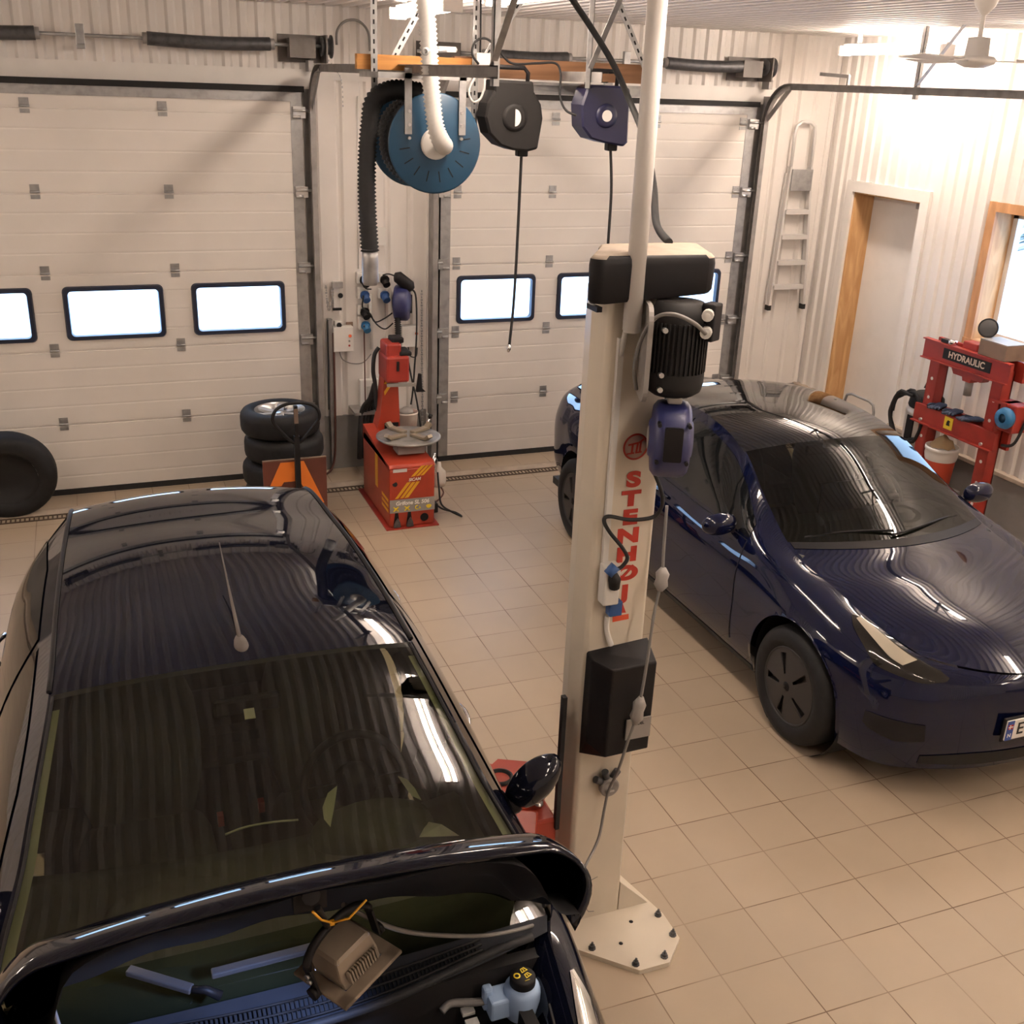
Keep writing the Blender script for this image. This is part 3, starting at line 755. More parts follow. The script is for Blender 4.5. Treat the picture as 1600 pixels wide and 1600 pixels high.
    for s in (-1, 1): seat(root, CX+s*.37, Y0+2.12, .55, cab)
    obj('rear_bench', MB().box((CX-.62, Y0+3.0, .40), (CX+.62, Y0+3.55, .62)).box((CX-.62, Y0+3.5, .5), (CX+.62, Y0+3.65, 1.08)), cab, root, bevel=.05)
    steering(root, CX+.37, Y0+1.86, .93)
    q = MB().cbox((CX, Y0+1.93, 1.315), (.11, .03, .05)); obj('camera_housing', q, M['greyp'], root)
    obj('cabin_mirror', MB().cbox((CX, Y0+2.02, 1.25), (.24, .025, .07)), M['black'], root, bevel=.01)
    # wipers
    for x, l in ((-.10, .62), (-.58, .50)):
        P = []
        for k in range(9):
            xx = x + l*k/8; u = abs(xx)/.70*5
            q = TOP.at(3.16+.10*math.sin(k/8*2.4), min(u, 4.8)); P.append((CX+xx, Y0+q[1]-.005, q[2]+.014))
        obj('wiper', MB().tube(P, .008, 5), M['black'], root)
    return root, S, TOP
RIMD = mat('dark_grey_wheel_cover', (.028,.026,.026), .45)
HL_LO = [(3.27,4.62),(3.06,4.28),(2.75,3.93),(2.42,3.48),(2.09,3.56),(1.75,3.58),(1.54,3.91)]
HL_HI = [(3.27,4.64),(3.11,4.86),(2.71,4.84),(2.3,4.80),(1.96,4.70),(1.70,4.50),(1.53,4.15)]
BLUE, BS, BT = bluecar()


# ---------------------------------------------------------------- the dark hatchback with its bonnet up
PNAVY = paint('blackish_navy_paint', (.003, .004, .011), 0)
WGLASS = glass('green_tinted_windscreen', (.42,.44,.33), 1.75)
DX, E0 = -2.07, -2.62
def darkcar():
    root = thing('hatchback_car', 'blackish navy hatchback with raised bonnet and roof aerial', 'car', (DX, E0+2.0, 0))
    K = [(0,.04,.80), (.38,.10,.80), (.62,.30,.83), (.69,.50,.87), (.725,.72,.91), (.765,.95,.962), (.785,1.0,.975), (.70,1.45,1.24), (.605,1.90,1.475), (.580,2.40,1.530), (.555,3.00,1.525), (.525,3.55,1.47), (.53,3.78,1.28), (.54,3.92,1.0), (.30,3.97,.96), (0,3.98,.96)]
    belt = [(0,.02,.74), (.40,.07,.74), (.68,.26,.77), (.78,.55,.83), (.815,.78,.88), (.835,.95,.915), (.845,1.12,.945), (.850,1.62,.985), (.853,1.90,1.00), (.855,2.40,1.02), (.848,3.00,1.05), (.80,3.55,1.07), (.74,3.82,1.05), (.66,3.95,.93), (.34,4.02,.92), (0,4.03,.92)]
    shou = [(0,0,.66), (.42,.05,.66), (.73,.25,.68), (.835,.55,.75), (.86,.78,.79), (.87,.95,.82), (.872,1.12,.84), (.875,1.62,.87), (.877,1.90,.88), (.878,2.40,.90), (.875,3.00,.93), (.83,3.55,.95), (.77,3.85,.93), (.68,3.98,.84), (.36,4.06,.83), (0,4.07,.83)]
    mid = [(0,-.01,.50), (.43,.05,.50), (.76,.25,.50), (.85,.55,.54), (.872,.78,.56), (.88,.95,.57), (.882,1.12,.57), (.882,1.62,.57), (.882,1.90,.58), (.882,2.40,.60), (.88,3.00,.62), (.84,3.55,.63), (.78,3.86,.60), (.69,3.99,.58), (.37,4.07,.57), (0,4.08,.57)]
    rock = [(0,.06,.22), (.43,.10,.22), (.74,.30,.22), (.81,.55,.22), (.82,.78,.22), (.82,.95,.22), (.82,1.12,.22), (.82,1.62,.22), (.82,1.90,.22), (.82,2.40,.22), (.82,3.00,.23), (.80,3.55,.28), (.74,3.80,.30), (.66,3.92,.30), (.35,3.98,.30), (0,3.99,.30)]
    low = [tuple(a*.6+b*.4 for a, b in zip(p, q)) for p, q in zip(mid, rock)]
    S = Surf([rock, low, mid, shou, belt, K]); NT = len(K)-1
    A1, A2, WR = .78, 3.25, .305
    G = S.pts(np.linspace(0, NT, NT*12+1), np.linspace(0, 5, 46))
    kp = cut_arch(G, A1, WR+.01, .345) & cut_arch(G, A2, WR+.01, .345)
    kt = [5, 6, 7, 8, 9, 10, 11, 12, 13]
    cen = {5:(.85,.948), 6:(.97,.985), 7:(1.40,1.265), 8:(1.86,1.520), 9:(2.40,1.585), 10:(3.0,1.575), 11:(3.60,1.50), 12:(3.84,1.28), 13:(3.98,1.0)}
    Kr = [K[i] for i in kt]; Cr = [(0, *cen[i]) for i in kt]; rows = []
    for u in (0, .25, .5, .75, .92, 1.0):
        rows.append([(k[0]*u, c[1]+(k[1]-c[1])*u**2, c[2]+(k[2]-c[2])*u**2.3) for k, c in zip(Kr, Cr)])
    TOP = Surf(rows)
    def top(a, b, u0=-5, u1=5, nu=41, off=0, P=None):
        tt = np.linspace(a, b, max(3, int((b-a)*14)+1)); uu = np.linspace(u0, u1, nu)
        P = TOP.pts(tt, np.abs(uu)); P[..., 0] *= np.sign(uu)[None, :]; P[..., 2] += off
        return place(P, DX, E0)
    m = MB()
    for sg in (1, -1): m.grid(place(G if sg > 0 else mirror(G), DX, E0), keep=kp, flip=sg > 0)
    m.grid(top(3.02, 6.05)); m.grid(top(7.5, 8)); m.grid(top(1.06, 3.02, 4.72, 5, 4)); m.grid(top(1.06, 3.02, -5, -4.72, 4))
    obj('car_body', m, PNAVY, root, weld=True)
    lab(obj('windscreen', MB().grid(top(1.0, 3.02, -4.72, 4.72)), WGLASS, root), 'large curved green tinted windscreen')
    obj('rear_window', MB().grid(top(6.05, 7.5)), SGLASS, root)
    # roof ditch strips, the seams either side of the roof
    for sg in (1, -1):
        P = [TOP.at(t, 5) for t in np.linspace(3.05, 6.2, 30)]; P = [(DX+sg*q[0], E0+q[1], q[2]+.002) for q in P]
        obj('roof_strip', MB().tube(P, .009, 6), M['black'], root)
        P = [TOP.at(t, 4.72) for t in np.linspace(1.05, 3.0, 30)]; P = [(DX+sg*q[0], E0+q[1], q[2]+.002) for q in P]
        obj('windscreen_seal', MB().tube(P, .006, 6), M['black'], root)
        def pp(lo, hi, off=.004, n=24, mm=6):
            P = patch(S, lo, hi, off, 1, n, mm); return place(P if sg > 0 else mirror(P), DX, E0)
        for lo, hi in (([(6.3,4.15),(7.5,4.10),(8.9,4.10)], [(6.45,4.45),(7.5,4.74),(8.9,4.80)]), ([(9.0,4.10),(10,4.12),(11.3,4.3)], [(9.0,4.80),(10,4.80),(11.3,4.62)])):
            obj('side_window', MB().grid(pp(lo, hi), flip=sg > 0), SGLASS, root)
        mm = MB()
        for line in ([(6.15,1),(6.1,2.5),(6.2,4.0)], [(8.95,.6),(8.95,2.5),(8.95,4.05)], [(6.2,4.06),(8,4.03),(11.3,4.2)]):
            P = np.array([S.at(*q) + S.nrm(*q)*.001 for q in polyl(line, 20)]); P = place(P if sg > 0 else mirror(P), DX, E0); mm.tube([tuple(q) for q in P], .0035, 5)
        obj('door_gap', mm, M['black'], root)
        P = np.array([S.at(*q) + S.nrm(*q)*.006 for q in polyl([(6.0,3.35),(8.5,3.35),(11.2,3.4)], 30)]); P = place(P if sg > 0 else mirror(P), DX, E0)
        for t_ in (8.55, 10.35):
            L = np.array([S.at(t_+d, 3.5) + S.nrm(t_+d, 3.5)*(.008+.03*(1-(d/.22)**2)) for d in np.linspace(-.22, .22, 9)]); L = place(L if sg > 0 else mirror(L), DX, E0)
            lab(obj('door_handle', MB().tube([tuple(q) for q in L], .012, 8), M['chrome'], root), 'bright door handle')
        # swept back headlamp on the wing
        lo = [(4.35,4.45),(3.6,3.9),(3.0,3.4),(2.2,3.2)]; hi = [(4.35,4.62),(3.6,4.9),(3.0,4.92),(2.2,4.8)]
        h = obj('headlamp', MB().grid(pp(lo, hi, .004, 26, 8), flip=sg > 0), M['chrome'], root)
        obj('headlamp_lens', MB().grid(pp(lo, hi, .016, 26, 8), flip=sg > 0), glass('clear_headlamp_cover', (.85,.84,.8), 1.5), h)
        # mirror pods
        c = Vector((DX+sg*.945, E0+1.555, 1.055)); mm = MB(); P = []
        for a in np.linspace(0, PI, 13):
            P.append([tuple(c + Vector((.098*math.cos(b)*math.sin(a)**.75 + sg*.03*math.cos(a), (-.085 if math.sin(b) > 0 else .03)*abs(math.sin(b))*math.sin(a)**.75, .090*math.cos(a) + .02*math.cos(b)*sg*math.sin(a)))) for b in np.linspace(0, 2*PI, 29)])
        mm.grid(P); o = obj('door_mirror', mm, PNAVY, root)
        obj('mirror_arm', MB().tube([(DX+sg*.83, E0+1.54, .97), (DX+sg*.87, E0+1.53, .98), (DX+sg*.90, E0+1.545, 1.0)], [.035,.032,.035], 10), M['black'], o)
        for ay in (A1, A2):
            wheel(root, DX+sg*.76, E0+ay, sg, WR, .195, M['alu'], 'spoke')
            for nm, pr in (('arch_liner', [(.36,-.28),(.36,-.02)]),):
                obj(nm, MB().lathe(pr, FRM((DX+sg*.85, E0+ay, WR+.01), (0,1,0), (0,0,sg), (sg,0,0)), 40), M['blackm'], root)
        # interior pillar trim seen through the glass
        lab(obj('pillar_trim', MB().grid(place(np.stack([[TOP.at(t, u)*np.array([sg,1,1])+np.array([0,.012,-.012]) for u in (4.22, 4.45, 4.68)] for t in np.linspace(1.15, 2.9, 20)]), DX, E0)), mat('pale_pillar_trim', (.62,.64,.46), .7), root), 'pale green pillar trim inside the glass')
    # aerial on the front of the roof
    a0 = TOP.at(3.12, 0); ax, ay, az = DX+.01, E0+a0[1]+.03, a0[2]
    o = obj('aerial', MB().tube([(ax, ay+.02, az+.012), (ax, ay+.16, az+.05), (ax, ay+.30, az+.095), (ax, ay+.52, az+.165)], [.008,.006,.0035,.002], 8), M['aerial'], root)
    mm = MB(); P = []
    for a in np.linspace(0, PI/2, 6): P.append([(ax+.027*math.cos(b)*math.cos(a), ay+(.04 if math.sin(b) < 0 else .10)*math.sin(b)*math.cos(a), az-.004+.026*math.sin(a)) for b in np.linspace(0, 2*PI, 21)])
    mm.grid(P); obj('aerial_foot', mm, M['aerial'], o)
    # glass sticker
    q = TOP.at(2.62, .02); mm = MB().cbox((DX-.005, E0+q[1]+.016, q[2]-.012), (.034, .004, .036), RX(.0).to_3x3() @ Matrix.Rotation(-.98, 3, 'X'))
    lab(obj('screen_sticker', mm, M['pvc'], root), 'small pale square sticker on the glass')
    # cabin
    cab = mat('dark_olive_cabin', (.085,.085,.065), .65, var=.2); seatm = mat('olive_grey_seat', (.10,.105,.085), .75, var=.2)
    mm = MB(); P = []
    for y, z in ((1.02,.80), (1.04,.965), (1.25,.985), (1.55,.975), (1.66,.93), (1.68,.60)):
        P.append([(DX+x, E0+y+.10*(x/.72)**2, z-.02*(x/.72)**2) for x in np.linspace(-.72, .72, 17)])
    mm.grid(P); obj('dashboard', mm, cab, root)
    mm = MB(); 
    for i, (y, z, r) in enumerate(((1.50,.975,.20), (1.56,1.02,.18), (1.64,1.03,.16), (1.67,.98,.15))): pass
    P = [[(DX+.36+r*math.cos(b), E0+1.56+.11*math.sin(b)*(r/.2), .965+h) for b in np.linspace(0, 2*PI, 25)] for r, h in ((.22,0), (.20,.05), (.15,.075), (.0,.08))]
    mm.grid(P); obj('instrument_hood', mm, cab, root)
    mm = MB(); P = [[(DX-.30+r*math.cos(b), E0+1.42+.10*math.sin(b)*(r/.2), .975+h) for b in np.linspace(0, 2*PI, 25)] for r, h in ((.20,0), (.17,.02), (.0,.025))]
    mm.grid(P); obj('dash_hump', mm, cab, root)
    lab(obj('cabin_floor', MB().box((DX-.76, E0+1.1, .26), (DX+.76, E0+3.7, .34)).box((DX-.05, E0+1.6, .3), (DX+.05, E0+2.6, .52)), cab, root), 'dark cabin floor')
    for s in (-1, 1): seat(root, DX+s*.36, E0+2.10, .58, seatm)
    obj('rear_bench', MB().box((DX-.62, E0+2.85, .42), (DX+.62, E0+3.3, .62)).box((DX-.62, E0+3.28, .5), (DX+.62, E0+3.45, 1.10)), seatm, root, bevel=.06)
    steering(root, DX+.36, E0+1.80, .99, .185, 1.15)
    mm = MB(); P = []
    tt = np.linspace(3.05, 6.0, 12); uu = np.linspace(-4.8, 4.8, 15)
    Q = TOP.pts(tt, np.abs(uu)); Q[..., 0] *= np.sign(uu)[None]; Q[..., 2] -= .03
    lab(obj('headliner', MB().grid(place(Q, DX, E0), flip=True), mat('grey_headliner', (.22,.21,.18), .9), root), 'grey roof lining')
    obj('cabin_mirror', MB().cbox((DX, E0+1.80, 1.40), (.22, .03, .06)), M['black'], root, bevel=.01)
    for n_, pz in enumerate(((345,1280), (408,1258))):
        q = BUCK[n_]; mm = MB().cbox(q, (.022, .03, .045)); lab(obj('belt_buckle', mm, mat('red_buckle', (.55,.06,.03), .4), root), 'small red belt buckle')
    mm = MB(); a, b, c, d = [Vector(q) for q in PAPER]
    mm.add([a, b, c, d], [(0,1,2,3)]); lab(obj('paper_sheet', mm, M['pvc'], root, solid=.002), 'white paper lying on the dashboard')
    for P in ([(-1.788, -0.883, 1.050), (-1.828, -0.915, 1.050), (-1.861, -0.986, 1.050), (-1.869, -1.047, 1.050), (-1.857, -1.093, 1.050), (-1.824, -0.998, 1.050)], [(-1.572, -0.895, 1.050), (-1.547, -0.923, 1.050), (-1.535, -0.981, 1.050), (-1.532, -1.050, 1.050), (-1.558, -1.011, 1.050)]):
        lab(obj('instrument_crescent', MB().add(P, [tuple(range(len(P)))]), bpy.data.materials['pale_pillar_trim'], root, solid=.004), 'pale green crescent beside the instruments')  # flat pale green crescents either side of the instrument hood
    obj('dash_edge', MB().tube(spl([(-2.182, -0.947, 0.990), (-2.111, -0.942, 1.000), (-2.016, -0.946, 1.000), (-1.940, -0.960, 1.000)]), .004, 6), bpy.data.materials['pale_pillar_trim'], root)
    # engine bay: cowl, inner wings, bulkhead, engine cover
    lab(obj('cowl_panel', MB().grid(top(0, 1.0, -4.8, 4.8)), mat('grey_cowl_plastic', (.030,.032,.038), .7, spec=.15, var=.15), root), 'grey plastic scuttle panel under the wipers')
    for sg in (1, -1):
        mm = MB(); x0, x1 = (-.02, .56) if sg > 0 else (-.56, -.02)
        for k in range(84):
            x = (-.52 + 1.04*k/83); 
            if not (x0 < x < x1): continue
            q0 = TOP.at(.12, abs(x)/.73*5); q1 = TOP.at(.55, abs(x)/.73*5)
            mm.beam((DX+x, E0+q0[1], q0[2]+.006), (DX+x, E0+q1[1], q1[2]+.006), .0035, .012)
        for tt in (.10, .33, .57):
            P = []
            for x in np.linspace(max(x0,-.54), min(x1,.54), 9): q = TOP.at(tt, abs(x)/.73*5); P.append((DX+x, E0+q[1], q[2]+.012))
            mm.tube(P, .004, 5)
        obj('cowl_grille', mm, M['blackm'], root)
    P = []
    for x in np.linspace(-.70, .70, 25): q = TOP.at(0, abs(x)/.735*5); P.append((DX+x, E0+q[1]-.008, q[2]+.004))
    obj('bonnet_seal', MB().tube(P, .013, 8), M['rubber'], root)
    mm = MB().box((DX-.72, E0+.89, .35), (DX+.72, E0+.93, .93)); mm.box((DX-.72, E0+.12, .30), (DX+.72, E0+.88, .34))
    for sg in (1, -1): mm.box((DX+sg*.60, E0+.15, .34), (DX+sg*.64, E0+1.0, .86))
    obj('engine_bay', mm, M['blackm'], root)
    for sg in (1, -1):
        mm = MB(); P = [(S.at(t, 5), S.at(t, 5)) for t in np.linspace(2.6, 5.6, 16)]
        g = [[(DX+sg*q[0], E0+q[1], q[2]) , (DX+sg*(q[0]-.05), E0+q[1], q[2]-.02), (DX+sg*(q[0]-.09), E0+q[1], q[2]-.12)] for q, _ in P]
        mm.grid(g, flip=sg < 0); obj('inner_wing', mm, PNAVY, root)
    mm = MB().box((DX-.40, E0+.22, .60), (DX+.33, E0+.83, .80)); e = obj('engine_cover', mm, M['black'], root, bevel=.03)
    for x, y in ((.06,.77), (.16,.80), (.24,.75), (.30,.79), (.11,.70), (.20,.69), (-.06,.74)):
        obj('engine_plug', MB().cyl((DX+x, E0+y, .79), (DX+x, E0+y, .835), .022, 10).cbox((DX+x+.03, E0+y+.02, .825), (.05,.03,.03)), M['greyp'], e)
    for q in ((-1.593, -1.742, 0.810), (-1.595, -1.788, 0.810)):
        obj('engine_label', MB().cbox((q[0], q[1], .806), (.038, .026, .012)), M['whiteink'], e)
    mm = MB().tube(spl([(-1.676, -1.748, 0.840), (-1.644, -1.739, 0.850), (-1.581, -1.756, 0.850), (-1.513, -1.779, 0.860)]), .012, 8); obj('engine_hose', mm, M['grey'], e)
    obj('battery_box', MB().box((DX+.36, E0+.42, .50), (DX+.57, E0+.74, .80)), M['blackm'], root, bevel=.015)
    # brake fluid reservoir
    c = Vector(RESV); mm = MB().lathe([(0,-.10),(.052,-.10),(.057,-.03),(.053,.0),(.040,.012),(0,.012)], TR(c), 24); mm.cbox(c+Vector((-.065,.01,-.05)), (.08,.07,.07)); mm.cbox(c+Vector((-.10,.025,-.035)), (.03,.03,.08)); mm.cbox(c+Vector((.07,-.01,-.03)), (.03,.03,.03))
    r = lab(obj('fluid_reservoir', mm, mat('lamp_blue_reservoir', (.36,.50,.72), .4), root, bevel=.008), 'milky white brake fluid reservoir coloured with blue lamp light')  # blue of the work lamp's light is put into the base colour
    cap = obj('reservoir_cap', MB().lathe([(.038,.012),(.038,.035),(.034,.04),(0,.04)], TR(c), 28), M['black'], r)
    # printed warning marks on the cap, facing up
    F = FRM(c+Vector((0,0,.0415)), (.95,.3,0), (-.3,.95,0)) @ Matrix.Scale(.85, 4)
    mm = MB().lathe([(.0075,0),(.0125,0),(.0125,.0012),(.0075,.0012)], F @ TR(-.020,.008,0), 18)
    for cx, cy, rot in ((.014,.016,.0), (.012,-.010,.1)):
        q = [(-.013,-.009),(.013,-.009),(.008,.009),(-.008,.009)]; i = [(-.009,-.006),(.009,-.006),(.005,.006),(-.005,.006)]
        for k in range(4):
            k2 = (k+1) % 4; mm.prism([q[k], q[k2], i[k2], i[k]], F @ TR(cx,cy,0) @ RZ(rot), .0012)
        mm.prism([(-.002,-.004),(.002,-.004),(.002,.004),(-.002,.004)], F @ TR(cx,cy,0) @ RZ(rot), .0012)
    mm.prism([(-.012,-.027),(.006,-.030),(.006,-.028),(-.012,-.025)], F, .0012)
    obj('cap_marks', mm, M['yel2'], cap)
    # wipers resting low on the screen
    for pts in (WIPER1, WIPER2):
        w = obj('wiper_blade', MB().beam(pts[0], pts[1], .028, .018), mat('dull_wiper', (.07,.07,.075), .45) if 'dull_wiper' not in bpy.data.materials else bpy.data.materials['dull_wiper'], root, bevel=.004)
        obj('wiper_arm', MB().tube([Vector(pts[1]), (Vector(pts[1])+Vector(pts[2]))/2+Vector((0,0,.01)), Vector(pts[2])], [.010,.012,.014], 8), M['black'], w)
    # ---- the raised bonnet
    L = .925; C0 = Vector((DX-.045, -1.585, 1.118)); ea = Vector((0, -.667, .745)).normalized(); eh = Vector((0, ea.z, -ea.y))
    def web(u, v):                       # deep pressed corners of the inner panel
        k = min(1, max(0, (v-.35)/.4)); return .085*math.exp(-((abs(u)-.83)/.11)**2)*k*k*(3-2*k)
    def hood(u, v, inset=0):
        au = abs(u); ed = max(0, (au-.72)/.28)
        a = -.20*u*u*(1-v) + v*L*(1-.02*u*u) - v*.05*ed**2
        h = .055*(1-u*u) - .064*max(0, (v-.82)/.18)**2 - (.03+.115*v)*ed**1.5 - inset
        x = u*(.77 - .035*v) - math.copysign(.17*v*ed**3, u)
        return C0 + ea*a + eh*h + Vector((x*(1-inset*1.2), 0, 0))
    us = np.r_[np.linspace(-1, -.72, 13)[:-1], np.linspace(-.72, .72, 33), np.linspace(.72, 1, 13)[1:]]; vs = np.linspace(0, 1, 30)
    mm = MB(); mm.grid([[tuple(hood(u, v)) for u in us] for v in vs], flip=True)
    b = obj('bonnet', mm, PNAVY, root)
    s_ = b.modifiers.new('thickness', 'SOLIDIFY'); s_.thickness = .012; s_.offset = -1
    mm = MB(); mm.grid([[tuple(hood(u*.985, .02+v*.97, .016 + web(u, v) + .012*math.sin(u*7)**2)) for u in us] for v in vs])
    lab(obj('bonnet_lining', mm, mat('black_bonnet_felt', (.003,.003,.004), .9), b), 'dark underside of the bonnet')
    mm = MB().tube([hood(0, v, .035) for v in (.92, .97)], .02, 8); mm.cbox(hood(0, .93, .05), (.07, .03, .05)); obj('bonnet_latch', mm, M['black'], b)
    obj('bonnet_prop', MB().tube([(DX-.56, E0+.75, .95), hood(-.78, .42, .03)], .005, 6), M['greyp'], root)
    return root, S, TOP, hood
BUCK = [(-2.168, -0.611, 0.800), (-2.015, -0.575, 0.800)]
PAPER = [(-1.573, -1.166, 0.992), (-1.525, -1.101, 0.995), (-1.493, -1.160, 1.020), (-1.443, -1.202, 0.992)]
RESV = (-1.442, -1.789, 0.900)
WIPER1 = ((-2.511, -1.519, 1.050), (-2.352, -1.624, 1.030), (-2.280, -1.642, 1.000))
WIPER2 = ((-2.297, -1.596, 1.040), (-1.996, -1.600, 1.050), (-1.818, -1.638, 1.000))
DARK, DS, DT, HOOD = darkcar()
# ==END_CARS==

# ---------------------------------------------------------------- the lift post
FY = -.75
def plate4(q, d, n=(0,-1,0)):
    n = Vector(n) * d; v = [Vector(k) for k in q]; c = v + [k + n for k in v]; k = len(v)
    return MB().add(c, [tuple(range(k)), tuple(range(k, 2*k))[::-1]] + [(i, (i+1) % k, k+(i+1) % k, k+i) for i in range(k)])
def post():
    r = thing('lift_post', 'tall cream lift post with red vertical lettering and black motor', 'car lift', (-.69, -.6, 0))
    m = MB().prism([(-.815,-.66),(-.795,-.738),(-.78,-.75),(-.553,-.75),(-.545,-.742),(-.545,-.58),(-.78,-.58),(-.81,-.60)], TR(0,0,.02), 2.70)
    obj('post_column', m, M['post'], r, bevel=.006)
    # foot plate, stiffener, anchor bolts
    pl = [(-0.803, -0.908, 0.020), (-0.614, -1.089, 0.020), (-0.478, -1.089, 0.020), (-0.371, -0.983, 0.020), (-0.369, -0.833, 0.020), (-.46,-.46,.02), (-.66,-.40,.02), (-.90,-.46,.02), (-.93,-.80,.02)]
    m = MB().prism([(q[0], q[1]) for q in pl], TR(0,0,0), .022); fp = obj('foot_plate', m, M['post'], r, bevel=.003)
    m = MB().prism([(-.545,.02),(-.40,.02),(-.545,.17)], FRM((0,-.735,0), (1,0,0), (0,0,1)), .014); obj('foot_stiffener', m, M['post'], r)
    for q in ((-0.749, -0.917, 0.022), (-0.616, -1.055, 0.022), (-0.484, -1.056, 0.022), (-0.391, -0.959, 0.022), (-0.395, -0.835, 0.022), (-.88,-.62,.022)):
        q = Vector(q); m = MB().lathe([(.016,0),(.016,.006),(.011,.006),(.011,.018),(.005,.018),(.005,.032),(0,.032)], TR(q), 8, smooth=False); obj('anchor_bolt', m, M['spring'], fp)
    for q in ((-0.622, -0.931, 0.022), (-0.524, -0.832, 0.022)): obj('plate_hole', MB().lathe([(0,0),(.009,0),(.009,-.004)], TR(Vector(q)+Vector((0,0,.001))), 12), M['black'], fp)
    # access hatch outline near the foot
    m = MB().tube([(-.66,-.7505,.235),(-.69,-.7505,.225),(-.70,-.7505,.20),(-.70,-.7505,.07),(-.69,-.7505,.055),(-.665,-.7505,.05)], .0018, 5); obj('hatch_edge', m, M['grey'], r)
    # head cover
    m = MB()
    Lv = [(2.69,.95),(2.70,.985),(2.815,1.0),(2.835,.985),(2.846,.93),(2.852,.6),(2.854,.0)]
    pr = []
    for cx, cy, sx, sy in ((-.455,-.835,1,-1),(-.385,-.565,1,1),(-.76,-.565,-1,1),(-.885,-.815,-1,-1)):
        a0 = math.atan2(sy, sx)
        for k in range(6): a = a0 - PI/4 + PI/2*k/5; pr.append((cx-.04*sx*.7+.04*math.cos(a), cy-.04*sy*.7+.04*math.sin(a)))
    mx, my = -.63, -.70; P = []
    for z, s in Lv: P.append([(mx+(x-mx)*s, my+(y-my)*s, z + (.035*max(0,(x+.70)/.3) if z < 2.705 else 0)) for x, y in pr+[pr[0]]])
    m.grid(P, smooth=False); hc = obj('head_cover', m, [M['black'], M['dusttop']], r)
    for f in hc.data.polygons: f.use_smooth = abs(f.normal.z) < .9; f.material_index = 1 if f.normal.z > .6 else 0
    c = (-.59,-.865)
    lab(obj('cover_lip', MB().box((-.855,-.78,2.655),(-.835,-.70,2.672)), M['black'], r), 'small black lip under the cover')
    # motor with fins, flange, terminal box
    m = MB().lathe([(0,2.385),(.07,2.385),(.095,2.402),(.102,2.43),(.102,2.47)], TR(c[0],c[1],0), 32)
    for k in range(40):
        a = 2*PI*k/40; m.beam((c[0]+0.098*math.cos(a), c[1]+0.098*math.sin(a), 2.47), (c[0]+0.098*math.cos(a), c[1]+0.098*math.sin(a) , 2.64), .005, .012, up=(math.cos(a), math.sin(a), 0))
    m.lathe([(.096,2.46),(.096,2.65),(.08,2.70),(0,2.70)], TR(c[0],c[1],0), 32)
    mo = obj('motor', m, M['blackm'], r)
    m = MB().prism(rrect(.22,.33,.06,6), FRM((-.695,-.82,2.53), (.35,.94,0), (0,0,1)), .016); obj('motor_flange', m, M['greyp'], mo)
    m = MB().cbox((-.515,-.945,2.645), (.055,.05,.125), RZ(.5).to_3x3()); tb = obj('terminal_box', m, M['black'], mo, bevel=.006)
    for z in (2.675, 2.618):
        q = Vector((-.542,-.968,z)); d = Vector((-.6,-.8,0)); m = MB().cyl(q, q+d*.03, .019, 12); m.cyl(q+d*.03, q+d*.034, .009, 10) ; lab(obj('cable_gland', m, M['pvc'], tb), 'white cable gland')
    m = MB().tube(spl([(-.562,-.995,2.618),(-.61,-1.0,2.655),(-.67,-.97,2.68),(-.71,-.92,2.66),(-.735,-.88,2.58),(-.74,-.86,2.48),(-.715,-.84,2.40)]), .007, 8); obj('motor_cable', m, M['grey'], mo)
    for z in (2.62,2.47,2.42): obj('flange_bolt', MB().cyl((-.675,-.92,z),(-.678,-.94,z), .009, 8), M['steel'], mo)
    # cable duct down the face
    m = MB().box((-.757,-.768,1.72),(-.735,-.749,2.56)); m.tube([(-.738,-.79,2.64),(-.740,-.775,2.58),(-.745,-.762,2.50)], .010, 8); lab(obj('cable_duct', m, M['pvc'], r), 'slim white cable duct')
    # lettering, top to bottom
    for ch, q in zip('STENH\u00d8J', ((-0.648, -0.752, 2.032), (-0.652, -0.752, 1.958), (-0.651, -0.752, 1.884), (-0.652, -0.752, 1.810), (-0.651, -0.752, 1.734), (-0.647, -0.752, 1.657), (-0.646, -0.752, 1.577))):
        o = obj('red_letter', text_mb('O' if ch == '\u00d8' else ch, .078, FRM(Vector(q), (1,0,0), (0,0,1)) @ Matrix.Diagonal((1.5,1,1,1)), .001, .0045), M['redink'], r)
    q = Vector((-0.648, -0.752, 1.658)); obj('letter_slash', MB().beam(q+Vector((-.030,0,-.030)), q+Vector((.030,0,.030)), .011, .002, up=(0,-1,0)), M['redink'], r)
    obj('red_bar', plate4([(-0.689, -0.751, 1.482), (-0.621, -0.751, 1.483), (-0.619, -0.751, 1.461), (-0.687, -0.750, 1.457)], .001), M['orangeink'], r)
    obj('dark_red_mark', plate4([(-0.676, -0.751, 1.494), (-0.650, -0.751, 1.531), (-0.633, -0.751, 1.490)], .001), M['redink'], r)
    F = FRM(Vector((-0.651, -0.751, 2.159)), (1,0,0), (0,0,1))
    m = MB().lathe([(.043,0),(.050,0),(.050,.001),(.043,.001)], F, 40)
    for q in ([(-.030,.012),(.012,.018),(.012,.011),(-.030,.005)], [(.012,.018),(.030,.030),(.034,.024),(.014,.011)], [(-.016,.010),(-.008,.010),(-.010,-.022),(-.018,-.022)], [(.004,.012),(.012,.013),(.008,-.022),(.0,-.022)], [(.016,.016),(.024,.018),(.022,-.020),(.014,-.021)], [(-.034,-.022),(-.004,-.020),(-.004,-.026),(-.034,-.028)], [(.0,-.020),(.026,-.018),(.026,-.024),(.0,-.026)]): m.prism(q, F, .001)
    obj('round_emblem', m, M['redink'], r)
